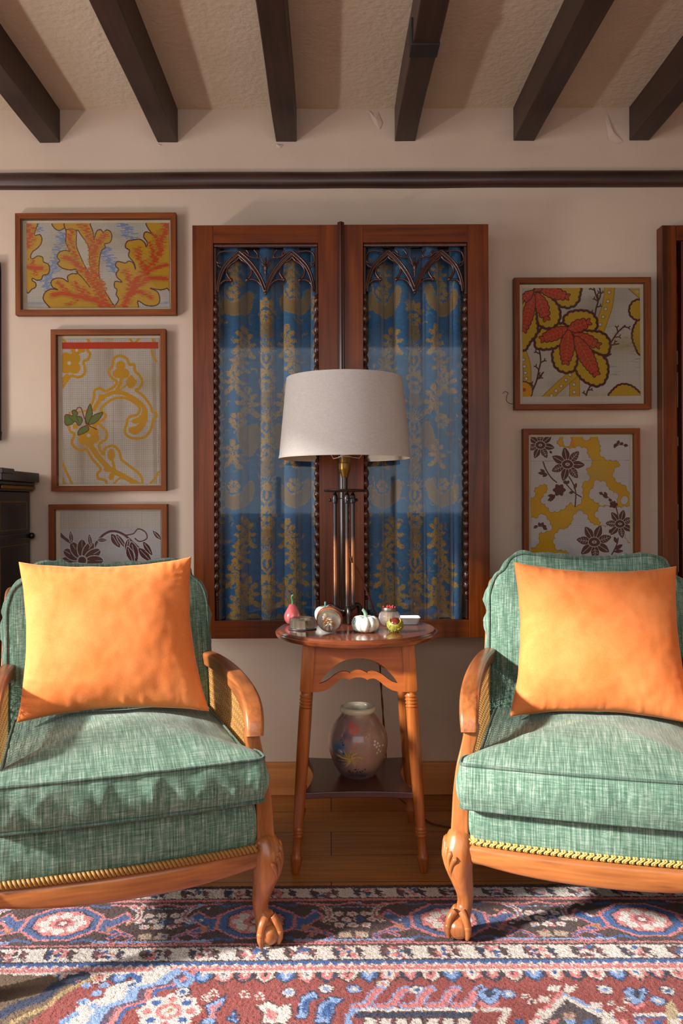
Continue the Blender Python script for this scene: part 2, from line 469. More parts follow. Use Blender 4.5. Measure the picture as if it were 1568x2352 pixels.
# flaked plaster and runs of filler under the ceiling
def flake(px0, pts, t=0.004):
    g = G(); P = [at(x, y, 2.948) for x, y in pts]
    c = sum(P, Vector()) / len(P)
    vs = [p for p in P] + [c + Vector((0, -t, 0))]
    n = len(P); g.add(vs, [(i, (i + 1) % n, n) for i in range(n)])
    return g
g = G()
for pts in ([(845, 252), (858, 262), (868, 258), (878, 282), (872, 298), (862, 288), (852, 270)], [(1388, 270), (1394, 262), (1402, 300), (1415, 318), (1430, 325), (1420, 330), (1398, 322)],
            [(634, 330), (650, 332), (644, 340), (634, 340)], [(360, 331), (372, 334), (366, 336)]):
    f_ = flake(0, pts); g.add(f_.v, f_.f)
struct('trim_2', g, M['wall'], smooth=0)


# ------------------------------------------------------------------ a painter for dyed, woven and printed patterns
class Paint:
    def __init__(s, x0, y0, x1, y1, step, col):
        s.xs = np.arange(x0, x1 + step * .5, step); s.ys = np.arange(y0, y1 + step * .5, step)
        s.X, s.Y = np.meshgrid(s.xs, s.ys); s.step = step
        s.img = np.empty(s.X.shape + (3,)); s.img[:] = col
        s.rng = np.random.default_rng(5)
    def win(s, pts, pad):
        p = np.asarray(pts, float)
        i0 = np.searchsorted(s.xs, p[:, 0].min() - pad); i1 = np.searchsorted(s.xs, p[:, 0].max() + pad)
        j0 = np.searchsorted(s.ys, p[:, 1].min() - pad); j1 = np.searchsorted(s.ys, p[:, 1].max() + pad)
        return slice(j0, max(j1, j0)), slice(i0, max(i1, i0))
    def inside(s, pts, X, Y):
        p = np.asarray(pts, float); r = np.zeros(X.shape, bool); n = len(p)
        for i in range(n):
            (xa, ya), (xb, yb) = p[i], p[(i + 1) % n]
            if ya == yb: continue
            c = ((ya > Y) != (yb > Y)) & (X < (xb - xa) * (Y - ya) / (yb - ya) + xa)
            r ^= c
        return r
    def dist(s, pts, X, Y):
        p = np.asarray(pts, float); d = np.full(X.shape, 1e9); t_all = np.zeros(X.shape)
        n = len(p)
        for i in range(n - 1):
            a, b = p[i], p[i + 1]; ab = b - a; l2 = max((ab ** 2).sum(), 1e-9)
            t = np.clip(((X - a[0]) * ab[0] + (Y - a[1]) * ab[1]) / l2, 0, 1)
            q = np.hypot(X - a[0] - t * ab[0], Y - a[1] - t * ab[1])
            m = q < d; d = np.where(m, q, d); t_all = np.where(m, (i + t) / (n - 1), t_all)
        return d, t_all
    def poly(s, pts, col, smooth=0, line=None, lw=0, a=1.0):
        if smooth: pts = catmull(pts, smooth, True)
        w = s.win(pts, lw + 1); X, Y = s.X[w], s.Y[w]
        if X.size == 0: return
        m = s.inside(pts, X, Y); im = s.img[w]
        if col is not None: im[m] = im[m] * (1 - a) + np.array(col) * a
        if line is not None:
            d, _ = s.dist(list(pts) + [pts[0]], X, Y); im[d < lw / 2] = line
    def stroke(s, pts, wd, col, smooth=6, taper=0, jit=0, a=1.0):
        if smooth and len(pts) > 2: pts = catmull(pts, smooth)
        w = s.win(pts, wd + jit + 1); X, Y = s.X[w], s.Y[w]
        if X.size == 0: return
        if jit:
            h = np.repeat(s.rng.uniform(-1, 1, X.shape[0] // 3 + 1), 3)[:X.shape[0]]
            X = X + (h * jit)[:, None]
        d, t = s.dist(pts, X, Y); k = wd / 2 * (1 - taper * t if taper >= 0 else 1 + taper * (1 - t))
        im = s.img[w]; m = d < k
        im[m] = im[m] * (1 - a) + np.array(col) * a
    def disc(s, c, r, col, ry=None, ang=0.0):
        ry = ry or r; R_ = max(r, ry)
        w = s.win([c], R_ + 1); X, Y = s.X[w] - c[0], s.Y[w] - c[1]
        ca, sa = math.cos(ang), math.sin(ang)
        s.img[w][((X * ca + Y * sa) / r) ** 2 + ((-X * sa + Y * ca) / ry) ** 2 < 1] = col
    def scallop(s, pts, r, col, line=None, lw=0, sp=1.5, smooth=5, inset=0.0):
        """polygon with a lobed edge"""
        P = catmull(pts, smooth, True)
        if inset:
            t = np.roll(P, -2, 0) - np.roll(P, 2, 0); t /= np.maximum(np.hypot(*t.T), 1e-6)[:, None]; nn = np.stack([t[:, 1], -t[:, 0]], -1)
            area = (P[:, 0] * np.roll(P[:, 1], -1) - P[:, 1] * np.roll(P[:, 0], -1)).sum(); P = P - nn * inset * np.sign(area)
        d = np.r_[0, np.cumsum(np.hypot(*np.diff(np.vstack([P, P[:1]]), axis=0).T))]
        m = max(int(d[-1] / (r * sp)), 3)
        C = [np.array([np.interp(k * d[-1] / m, d, np.r_[P[:, i], P[0, i]]) for i in (0, 1)]) for k in range(m)]
        if line is not None:
            for c in C: s.disc(c, r + lw, line)
            s.poly(P, line, line=line, lw=lw)
        for c in C: s.disc(c, r, col)
        s.poly(P, col)
    def grid(s, sx, sy, col, a, wd):
        for arr, sp, ax in ((s.xs, sx, 1), (s.ys, sy, 0)):
            k = np.floor(arr / sp); on = np.r_[True, k[1:] != k[:-1]]
            big = np.r_[True, np.floor(arr / sp / 8)[1:] != np.floor(arr / sp / 8)[:-1]]
            al = np.where(big, min(a * 1.7, 1), np.where(on, a, 0))
            al = al[None, :, None] if ax == 1 else al[:, None, None]
            s.img[:] = s.img * (1 - al) + np.array(col) * al
    def grain(s, amt, cell=1, seed=3):
        r = np.random.default_rng(seed); h, w_ = s.X.shape
        nz = r.normal(0, 1, (h // cell + 2, w_ // cell + 2)); nz = np.kron(nz, np.ones((cell, cell)))[:h, :w_]
        s.img[:] = np.clip(s.img + nz[..., None] * amt, 0, 255)
    def blotch(s, amt, col, n=14, seed=1, rx=(.05, .3), ry=(.02, .1)):
        r = np.random.default_rng(seed); W, H = np.ptp(s.xs), np.ptp(s.ys)
        for _ in range(n):
            cx, cy = s.xs[0] + r.uniform() * W, s.ys[0] + r.uniform() * H
            k = np.exp(-((s.X - cx) / (r.uniform(*rx) * W)) ** 2 - ((s.Y - cy) / (r.uniform(*ry) * H)) ** 2)[..., None] * amt * r.uniform(.3, 1)
            s.img[:] = s.img * (1 - k) + np.array(col) * k
    def sheet(s, name, fn, mat, parent=None, disp=None, tris=None):
        """grid mesh: fn(X, Y) -> (x, y, z) arrays"""
        x, y, z = fn(s.X, s.Y); h, w_ = s.X.shape
        co = np.stack([x, y, z], -1).reshape(-1, 3).astype(np.float32)
        i = (np.arange(h - 1)[:, None] * w_ + np.arange(w_ - 1)[None]).ravel()
        q = np.stack([i, i + w_, i + w_ + 1, i + 1], -1).astype(np.int32)
        me = bpy.data.meshes.new(name)
        me.vertices.add(len(co)); me.vertices.foreach_set('co', co.ravel())
        me.loops.add(q.size); me.loops.foreach_set('vertex_index', q.ravel())
        me.polygons.add(len(q)); me.polygons.foreach_set('loop_start', np.arange(0, q.size, 4, dtype=np.int32))
        me.polygons.foreach_set('use_smooth', np.ones(len(q), bool))
        me.update(calc_edges=True); me.validate()
        c = np.ones((len(co), 4), np.float32); c[:, :3] = lin(np.clip(s.img, 0, 255)).reshape(-1, 3)
        at_ = me.color_attributes.new('pattern', 'FLOAT_COLOR', 'POINT'); at_.data.foreach_set('color', c.ravel())
        me.materials.append(mat)
        o = bpy.data.objects.new(name, me); COL.objects.link(o)
        if parent: o.parent = parent
        return o
# ------------------------------------------------------------------ rug
def make_rug():
    CR, PK, BL, LB, NV, DB, RU, OC = (236, 224, 216), (226, 132, 132), (46, 96, 164), (144, 176, 230), (32, 48, 84), (74, 46, 44), (158, 66, 60), (196, 128, 90)
    r_ = math.tan(ROLL)
    zt = 0.010
    D = lambda py: (CAM.z - zt) * F_PX / (py - CY)            # photo row on the axis -> distance
    V0 = D(2034)
    p = Paint(-1.62, 0, 1.62, 1.0, 0.003, RU)               # x across, y = distance in front of the back edge
    V = lambda py: V0 - D(py)
    def W(px, py):
        q = on_z(px, py, zt); return (q.x, V0 - (q.y - CAM.y))
    def band(a, b, c):
        p.img[(p.Y >= V(a)) & (p.Y < V(b))] = c
    rr = random.Random(4)
    band(2030, 2042, (70, 36, 34)); band(2042, 2063, CR); band(2063, 2066, DB); band(2066, 2070, PK); band(2070, 2168, DB)
    band(2168, 2171, PK); band(2171, 2175, DB); band(2175, 2205, CR); band(2205, 2208, DB); band(2208, 2217, BL); band(2217, 2229, PK); band(2229, 2232, DB)
    # guard stripes: hooked leaves and little flower clusters
    for a, b, st in ((2042, 2063, .058), (2175, 2205, .056)):
        v0, v1 = V(a), V(b); h = v1 - v0; k = 0; x = -1.62
        while x < 1.62:
            c = [LB, PK, BL, (150, 80, 90)][k % 4]
            if k % 2:
                for _ in range(16): p.disc((x + st * rr.uniform(.1, .9), v0 + h * rr.uniform(.12, .88)), h * rr.uniform(.08, .15), [c, BL, PK, DB][_ % 4])
            p.stroke([(x, v0 + h * .12), (x, v0 + h * .6), (x + st * .25, v0 + h * .9)], h * .12, DB, 0)
            p.poly([(x + .002, v0 + h * .15), (x + st * .35, v0 + h * .35), (x + st * .2, v0 + h * .55), (x + st * .38, v0 + h * .8), (x + .004, v0 + h * .62)], [DB, (120, 66, 74), NV][k % 3])
            x += st; k += 1
    # saw-tooth line between the blue and the pink
    x = -1.62; va, vb = V(2213), V(2224); k = 0
    while x < 1.62:
        p.poly([(x, vb), (x + .004, va + .004), (x + .013, va), (x + .016, va + .012), (x + .024, vb)], CR)
        p.poly([(x + .004, vb), (x + .011, va + .008), (x + .020, vb)], PK); x += .024
    # main border: turtle palmettes linked by arms, rosettes and hooks
    vm = (V(2070) + V(2168)) / 2; hh = (V(2168) - V(2070)) / 2
    u0 = W(1480, 2120)[0]; pitch = (W(1480, 2120)[0] - W(150, 2110)[0]) / 3
    def rosette(c, r, cc, mid=PK):
        for k in range(6):
            a = k * PI / 3; p.disc((c[0] + r * .66 * math.cos(a), c[1] + r * .66 * math.sin(a)), r * .25, cc); p.disc((c[0] + r * .66 * math.cos(a), c[1] + r * .66 * math.sin(a)), r * .10, PK)
        p.disc(c, r * .24, mid); p.disc(c, r * .12, DB)
    for j in range(-4, 3):
        u = u0 + j * pitch; s = hh / .1
        Q = lambda dx, dy: (u + dx, vm + dy * s)
        blue = BL if j % 2 == 0 else (70, 96, 150)
        for sg in (-1, 1):
            p.poly([Q(sg * .07, -.03), Q(sg * .12, -.015), Q(sg * .15, -.05), Q(sg * .17, -.02), Q(sg * .13, .02), Q(sg * .17, .05), Q(sg * .13, .05), Q(sg * .08, .03)], blue, line=PK, lw=.006)
            p.stroke([Q(sg * .05, -.085), Q(sg * .09, -.075), Q(sg * .11, -.095)], .010, blue, 3)
            p.stroke([Q(sg * .05, .085), Q(sg * .09, .075), Q(sg * .11, .095)], .010, blue, 3)
        oct_ = [(math.cos(a) * .098, math.sin(a) * .078) for a in [k * PI / 4 + PI / 8 for k in range(8)]]
        p.poly([Q(a * 1.1, b * 1.1) for a, b in oct_], PK)
        p.poly([Q(*q) for q in oct_], blue); p.poly([Q(a * .82, b * .82) for a, b in oct_], NV); p.poly([Q(a * .75, b * .75) for a, b in oct_], PK)
        for k in range(8):
            a = k * PI / 4; p.disc(Q(.045 * math.cos(a), .036 * math.sin(a)), .0145, CR)
        p.disc(Q(0, 0), .018, (150, 70, 80)); p.disc(Q(0, 0), .010, CR)
        for sg in (-1, 1):
            # rosette between the palmettes, curled leaves, meander
            rosette(Q(sg * .225, -.005), .048, CR, BL)
            p.stroke([Q(sg * .155, -.08), Q(sg * .18, -.055), Q(sg * .185, -.02), Q(sg * .17, .0)], .016, CR, 5)
            p.stroke([Q(sg * .155, -.08), Q(sg * .18, -.055), Q(sg * .185, -.02), Q(sg * .17, .0)], .007, (170, 88, 96), 5)
            p.stroke([Q(sg * .135, .07), Q(sg * .16, .05), Q(sg * .19, .07), Q(sg * .18, .088)], .014, PK, 5)
            p.stroke([Q(sg * .135, .07), Q(sg * .16, .05), Q(sg * .19, .07), Q(sg * .18, .088)], .006, BL, 5)
            p.stroke([Q(sg * .10, .085), Q(sg * .20, .088), Q(sg * .245, .088)], .007, LB, 0); p.stroke([Q(sg * .10, .093), Q(sg * .245, .095)], .005, PK, 0)
            p.stroke([Q(sg * .10, -.088), Q(sg * .20, -.075), Q(sg * .245, -.09)], .008, PK, 0)
            p.stroke([Q(sg * .16, -.065), Q(sg * .245, -.065)], .005, LB, 0)
            p.poly([Q(sg * .205, .055), Q(sg * .235, .05), Q(sg * .24, .075), Q(sg * .21, .08)], (198, 170, 150))
            p.poly([Q(sg * .115, .015), Q(sg * .14, .03), Q(sg * .118, .05)], OC)
        for _ in range(26):
            p.disc(Q(rr.choice((-1, 1)) * rr.uniform(.12, .245), rr.uniform(-.09, .09)), rr.uniform(.003, .0075), rr.choice((PK, CR, BL, OC, (160, 80, 90), LB)))
    # field: shield edging
    v0 = V(2232); x = -1.62; k = 0
    while x < 1.62:
        wv = .021; h = .044
        c1, c2, c3 = [(CR, PK, DB), (BL, LB, CR), (PK, CR, BL), (NV, PK, CR)][k % 4]
        p.poly([(x - wv, v0), (x + wv, v0), (x + wv, v0 + h * .55), (x, v0 + h), (x - wv, v0 + h * .55)], c1, line=(60, 36, 44), lw=.004)
        p.poly([(x - wv * .6, v0), (x + wv * .6, v0), (x + wv * .55, v0 + h * .5), (x, v0 + h * .8), (x - wv * .55, v0 + h * .5)], c2)
        p.poly([(x - wv * .25, v0 + .004), (x + wv * .25, v0 + .004), (x, v0 + h * .5)], c3)
        x += .046; k += 1
    p.img[(p.Y >= V(2230)) & (p.Y < V(2234))] = CR
    def ws(pts): return [W(a, b) for a, b in pts]
    # left: corner piece with stepped white and blue bands
    p.poly(ws([(0, 2236), (120, 2240), (180, 2262), (60, 2352), (-200, 2500), (-300, 2300)]), (118, 92, 66))
    p.stroke(ws([(190, 2238), (130, 2262), (100, 2290), (40, 2310), (-40, 2352)]), .03, NV, 0)
    p.stroke(ws([(215, 2246), (150, 2275), (110, 2310), (40, 2340), (-60, 2420)]), .012, (190, 160, 110), 0)
    for off, c, wd in ((0, CR, .05), (34, LB, .026), (58, (96, 70, 96), .016), (74, PK, .014), (88, BL, .010)):
        p.stroke(ws([(370 + off, 2233), (330 + off, 2262), (270 + off, 2275), (262 + off, 2300), (200 + off, 2318), (180 + off, 2352), (100 + off, 2420)]), wd, c, 0)
    for a, b in ((200, 2262), (222, 2280), (190, 2300), (215, 2310), (170, 2330), (240, 2262), (150, 2345)): p.disc(W(a, b), .011, LB)
    def flower(px, py, r):
        c = W(px, py)
        for k in range(8): p.disc((c[0] + r * math.cos(k * PI / 4), c[1] + r * .9 * math.sin(k * PI / 4)), r * .45, CR)
        for k in range(8): p.disc((c[0] + r * math.cos(k * PI / 4), c[1] + r * .9 * math.sin(k * PI / 4)), r * .22, [PK, BL][k % 2])
        p.disc(c, r * .6, PK); p.disc(c, r * .35, CR); p.disc(c, r * .16, (190, 150, 100))
    flower(388, 2322, .045)
    p.stroke(ws([(425, 2233), (440, 2250), (420, 2266), (405, 2252)]), .014, LB, 5); p.stroke(ws([(300, 2236), (320, 2252), (300, 2262)]), .012, BL, 5)
    # blue hooks and stars
    for pts in ([(455, 2352), (480, 2330), (470, 2310), (500, 2295), (520, 2285), (515, 2305), (495, 2325), (495, 2352)], [(680, 2340), (690, 2290), (720, 2276), (735, 2290), (710, 2300), (705, 2340)],
                [(722, 2352), (730, 2310), (760, 2288), (790, 2296), (770, 2312), (758, 2352)], [(520, 2340), (540, 2318), (548, 2352)]):
        p.poly(ws(pts), LB, line=(40, 44, 84), lw=.005); c = np.mean(np.array(ws(pts)), 0); p.poly([tuple(c + .55 * (np.array(q) - c)) for q in ws(pts)], [BL, PK][pts[0][0] % 2])
    p.poly(ws([(590, 2310), (615, 2300), (640, 2312), (665, 2306), (672, 2330), (655, 2352), (600, 2352), (604, 2330)]), CR, line=DB, lw=.004)
    p.poly(ws([(612, 2318), (640, 2326), (630, 2345), (610, 2338)]), PK)
    for a, b in ((560, 2278), (596, 2282), (490, 2275), (470, 2285)):
        for dx, dy in ((0, 0), (-7, 6), (7, 5), (-4, 12), (8, 13)): p.poly(ws([(a + dx - 4, b + dy - 3), (a + dx + 4, b + dy - 3), (a + dx + 4, b + dy + 2), (a + dx - 4, b + dy + 2)]), CR)
    for a, b, c in ((420, 2278, BL), (663, 2280, LB), (748, 2272, LB), (812, 2273, CR), (957, 2275, BL), (1168, 2285, CR), (1390, 2275, LB), (1512, 2300, CR), (1535, 2278, BL), (880, 2262, PK)):
        p.disc(W(a, b), .017, NV); p.disc(W(a, b), .014, CR if c != CR else LB); p.disc(W(a, b), .007, c)
    # centre: hooked pink crests above a bordered panel
    p.stroke(ws([(815, 2320), (1090, 2320)]), .014, CR, 0); p.stroke(ws([(815, 2325), (1090, 2326)]), .006, DB, 0)
    p.stroke(ws([(815, 2320), (800, 2335), (800, 2420)]), .014, LB, 0)
    p.poly(ws([(822, 2329), (1080, 2329), (1100, 2440), (815, 2440)]), (150, 70, 76)); p.stroke(ws([(822, 2333), (1080, 2333)]), .016, NV, 0)
    for k in range(7): p.poly(ws([(836 + k * 36, 2338), (862 + k * 36, 2338), (866 + k * 36, 2360), (834 + k * 36, 2360)]), CR, line=DB, lw=.004)
    for k in range(5):
        b = 836 + k * 58
        p.stroke(ws([(b - 22, 2312), (b + 6, 2308), (b + 22, 2285), (b + 38, 2272)]), .022, LB, 5); p.stroke(ws([(b - 22, 2312), (b + 6, 2308), (b + 22, 2285), (b + 36, 2274)]), .015, PK, 5)
    # right: tulip, star and dark medallion
    for cx in (1125, 1462):
        p.poly(ws([(cx - 30, 2278), (cx - 14, 2268), (cx, 2278), (cx + 16, 2268), (cx + 28, 2280), (cx + 18, 2302), (cx, 2312), (cx - 20, 2300)]), LB, line=(60, 40, 80), lw=.004)
        p.poly(ws([(cx - 14, 2280), (cx, 2274), (cx + 14, 2282), (cx + 2, 2298)]), NV); p.stroke(ws([(cx - 20, 2306), (cx, 2316), (cx + 20, 2306)]), .010, PK, 3)
    p.poly(ws([(1296, 2288), (1340, 2312), (1400, 2340), (1440, 2380), (1180, 2420), (1230, 2352), (1268, 2318)]), (78, 62, 68), line=CR, lw=.02)
    p.stroke(ws([(1290, 2282), (1340, 2306), (1410, 2340)]), .010, LB, 0); p.stroke(ws([(1290, 2280), (1262, 2312), (1224, 2350)]), .010, PK, 0)
    for a, b in ((1275, 2270), (1310, 2272), (1250, 2295), (1370, 2310), (1245, 2325), (1395, 2330)):
        p.poly(ws([(a - 16, b + 8), (a - 8, b - 8), (a + 4, b - 2), (a + 16, b - 8), (a + 10, b + 10)]), CR)
    p.poly(ws([(1294, 2330), (1312, 2326), (1326, 2336), (1310, 2346), (1294, 2342)]), (186, 150, 130))
    for a, b in ((1205, 2290), (1222, 2302), (1402, 2305), (1428, 2320), (1440, 2300)): p.poly(ws([(a - 8, b - 5), (a + 8, b - 5), (a + 9, b + 6), (a - 8, b + 6)]), CR); p.disc(W(a, b), .005, (90, 60, 70))
    p.stroke(ws([(1110, 2320), (1170, 2320), (1150, 2352), (1140, 2400)]), .013, CR, 0); p.stroke(ws([(1460, 2333), (1568, 2333)]), .013, CR, 0); p.stroke(ws([(1460, 2338), (1620, 2338)]), .008, BL, 0)
    p.poly(ws([(1528, 2310), (1545, 2300), (1560, 2330), (1550, 2352), (1535, 2352)]), (196, 176, 140))
    for k in range(10): p.poly(ws([(1180 + k * 40, 2344), (1204 + k * 40, 2342), (1200 + k * 40, 2362), (1184 + k * 40, 2362)]), [BL, CR, PK, LB][k % 4])
    # the remaining field towards the room
    for _ in range(420):
        x, y = rr.uniform(-1.6, 1.6), rr.uniform(.62, .99); c = rr.choice((CR, PK, BL, LB, NV)); s = rr.uniform(.010, .026)
        p.poly([(x + s * math.cos(k * 1.05) * rr.uniform(.6, 1.3), y + s * math.sin(k * 1.05) * rr.uniform(.6, 1.3)) for k in range(6)], c, line=(60, 36, 44), lw=.004)
    # knots: jitter every knot's colour row a little, as woven wool does
    h, w_ = p.X.shape
    jr = np.random.default_rng(2); jx = np.clip(np.arange(w_)[None] + jr.integers(-1, 2, (h, w_)) * (jr.uniform(0, 1, (h, w_)) < .55), 0, w_ - 1); jy = np.clip(np.arange(h)[:, None] + jr.integers(-1, 2, (h, w_)) * (jr.uniform(0, 1, (h, w_)) < .55), 0, h - 1)
    p.img = p.img[jy, jx]; p.grain(6)
    p.img = p.img * .98
    q = N('wool_rug'); a = q.n('ShaderNodeAttribute'); a.attribute_name = 'pattern'
    fz = q.noise(q.coord(), 330, 3, 0.7)
    c = q.mix(a.outputs['Color'], (0.01, 0.005, 0.006, 1), q.ramp(fz, [(0.36, (0.38, 0.38, 0.38, 1)), (0.58, (0, 0, 0, 1))]))
    q.set(Base_Color=c, Roughness=1.0, Sheen_Weight=0.2); q.b.inputs['Specular IOR Level'].default_value = 0.05; q.bump(fz, 0.8, 0.006)
    def fn(X, Y):
        z = zt + .0012 * jr.uniform(-1, 1, X.shape) + .0016 * np.sin(X * 2.1 + 1) * np.sin(Y * 7)
        edge = np.minimum(np.minimum(X - X.min(), X.max() - X), Y) ; z = np.where(edge < .002, .001, z)
        return X, V0 + CAM.y - Y + .004 * np.sin(X * 1.9 + .6) , z
    o = p.sheet('rug', fn, q.mat)
    tag(o, 'large red and blue patterned wool rug on the floorboards under both armchairs', 'rug')
    return o
rug = make_rug()
# ------------------------------------------------------------------ wall cabinet with two traceried doors
def make_cabinet():
    DF = 2.80                                   # distance to the front of the doors
    yf = DF + CAM.y
    def X(px): return (px - CX) / F_PX * DF
    def Z(py): return CAM.z - (py - CY) / F_PX * DF
    root = thing('wall_cabinet', 'mahogany two-door wall cabinet with gothic tracery and blue damask behind glass', 'cabinet', (X(785), 0, Z(1466)))
    ox, oz = X(785), Z(1466)
    def lx(px): return X(px) - ox
    def lz(py): return Z(py) - oz
    g = G(); x0, x1, z0, z1 = lx(446), lx(1122), lz(1464), lz(518)
    g.box(x0, x1, -.012, -.002, z0, z1)                                    # back
    for a, b, c, d in ((x0, x0 + .018, z0, z1), (x1 - .018, x1, z0, z1), (x0 + .018, x1 - .018, z0, z0 + .018), (x0 + .018, x1 - .018, z1 - .018, z1)):
        g.box(a, b, yf + .024, -.012, c, d)
    g.build('carcass', M['mahogany'], root, smooth=0, bevel=.001)
    for a, b in ((476, 510), (1103, 508)):                                 # small nails it hangs by
        g = G(); g.tube([(lx(a), -.03, lz(516)), (lx(a), -.032, lz(505))], .0022, 6); g.build('hanging_nail', M['bronze'], root)
    # astragal between the doors
    g = G(); xa = lx(785)
    prof = [(-.0115, 0), (-.0115, -.006), (-.0085, -.009), (-.006, -.009), (-.005, -.0135), (0, -.016), (.005, -.0135), (.006, -.009), (.0085, -.009), (.0115, -.006), (.0115, 0)]
    vs = [(xa + a, yf + b, z) for z in (lz(1464), lz(512)) for a, b in prof]; n = len(prof)
    g.add(vs, [(i, i + 1, n + i + 1, n + i) for i in range(n - 1)] + [(n - 1, 0, n, 2 * n - 1), tuple(range(n)), tuple(range(2 * n - 1, n - 1, -1))])
    g.build('astragal', M['carved'], root, smooth=25)

    def door(side):
        o0, o1 = ((444, 779) if side == 0 else (791, 1124))                # outer edges, px
        i0, i1 = ((492, 733) if side == 0 else (836, 1076))                # opening
        zt, zb, it, ib = lz(516), lz(1466), lz(557), lz(1425)
        A0, A1, B0, B1 = lx(o0), lx(o1), lx(i0), lx(i1)
        g = G(); y1 = yf + .024
        g.box(A0, B0, yf, y1, zb, zt); g.box(B1, A1, yf, y1, zb, zt)
        d = g.build('door', M['mahogany'], root, smooth=0, bevel=.0015)
        d['label'] = ('left' if side == 0 else 'right') + ' traceried cabinet door'
        for za, zb_ in ((it, zt), (zb, ib)):
            g = G(); g.box(B0, B1, yf + .0004, y1, za, zb_); g.build('rail', M['mahogany_x'], d, smooth=0, bevel=.001)
        # moulded top edge and plain lower lengths of the side mouldings
        ym = yf + .004
        for q_ in ((B0, B1, ym, it - .0125, it), (B0, B0 + .011, ym, lz(676), it - .0125), (B1 - .011, B1, ym, lz(676), it - .0125), (B0, B0 + .011, ym + .002, ib, lz(1378)), (B1 - .011, B1, ym + .002, ib, lz(1378))):
            g = G(); g.box(q_[0], q_[1], q_[2], ym + .018, q_[3], q_[4]); g.build('moulding', M['carved'], d, smooth=0, bevel=.004)
        for xc in (B0 + .006, B1 - .006):
            zt_, zb_ = lz(676), lz(1378); H = zt_ - zb_; n = 28; prof = [(.0, 0)]
            prof += [(.0075, .0), (.009, .004), (.006, .008), (.009, .013), (.007, .022), (.0045, .026)]
            p0 = .028; pl = (H - 2 * p0) / n
            for k in range(n):
                for t in np.linspace(0, 1, 9)[:-1]:
                    prof.append((.0052 + .0066 * math.sin(PI * t) ** .8, p0 + (k + t) * pl))
            prof += [(.0045, H - .026), (.007, H - .022), (.009, H - .013), (.006, H - .008), (.009, H - .004), (.0075, H), (0, H)]
            g = G(); g.lathe(prof, 12, T(xc, ym + .008, zb_)); g.build('beaded_moulding', M['carved'], d, smooth=50)
        # gothic tracery, traced in units of the opening
        sh = 0 if side == 0 else 343.5
        def q(a, b, y=0.0): return (lx(430 + a / 3.92 + sh), ym + .006 + y, lz(500 + b / 3.92))
        def mir(pts): return [(1424 - a, b) for a, b in pts]
        g = G()
        def run(pts, r, y=0.0, tp=None, both=True):
            for P in ([pts, mir(pts)] if both else [pts]):
                c = catmull(P, 6); rr = [r * (1 if tp is None else (1 - (1 - tp) * i / (len(c) - 1))) for i in range(len(c))]
                g.tube([q(a, b, y) for a, b in c], rr, 8, up=(0, 1, 0))
        # pointed arches: a flat band with two rolls
        arch = [(276, 650), (290, 560), (330, 450), (390, 375), (470, 305)], [(470, 305), (540, 365), (605, 440), (665, 535), (712, 650)]
        for A in arch:
            run(A, .0062, 0.002); run([(a + (7 if A is arch[0] else -9), b + 12) for a, b in A], .0040, -.004); run([(a + (-4 if A is arch[0] else 7), b - 12) for a, b in A], .0036, -.003)
        run([(284, 618), (306, 578), (345, 552), (400, 552)], .0042, .002); run([(400, 552), (362, 495), (366, 440), (402, 402), (444, 375), (472, 340)], .0042, .001)
        run([(472, 340), (500, 372), (546, 398), (580, 440), (582, 492), (545, 550)], .0042, .001); run([(545, 550), (600, 545), (650, 570), (690, 625)], .0042, .002)
        for a in ((402, 552), (545, 552)):
            for m_ in ((a,), mir([a])):
                for u, v in m_: g.ball(q(u, v, -.003), (.0062, .006, .0068), 12, 8)
        run([(330, 440), (285, 420), (268, 370), (285, 310), (330, 290), (380, 292), (430, 300)], .0036, .001, .7); run([(268, 380), (290, 400), (318, 396)], .0030, -.002, .6)
        run([(480, 300), (530, 310), (560, 335), (610, 350), (660, 352)], .0040, 0, .7); run([(610, 280), (640, 320), (632, 350), (600, 350)], .0032, -.001, .7)
        run([(540, 282), (560, 310), (556, 340)], .0036, 0, .8)
        # drop finial between the arches and the knob where they meet
        prof = [(0, 0), (.002, .004), (.0018, .024), (.004, .028), (.0055, .034), (.004, .040), (.0062, .046), (.0075, .056), (.0055, .068), (.003, .074), (.0042, .080), (.003, .086), (.0042, .092), (.003, .098), (.0036, .104), (0, .106)]
        px = q(711, 540); g.lathe([(r, z * .72) for r, z in prof], 12, T(px[0], px[1] - .002, px[2]))
        run([(712, 470), (690, 400), (668, 352)], .0028, -.003, .6); run([(700, 430), (678, 405), (660, 400)], .0024, -.004, .6)
        px = q(712, 650); g.ball((px[0], px[1] - .002, px[2]), (.0085, .008, .0075), 14, 8); px = q(712, 674); g.ball((px[0], px[1] - .003, px[2]), (.0055, .006, .006), 12, 8)
        g.build('tracery', M['carved'], d, smooth=60)
        g = G(); g.box(B0 + .001, B1 - .001, yf + .0225, yf + .0255, ib - .004, it + .004); g.build('glass_pane', M['pane'], d, smooth=0)
        damask(d, lx, lz, yf + .048, side)
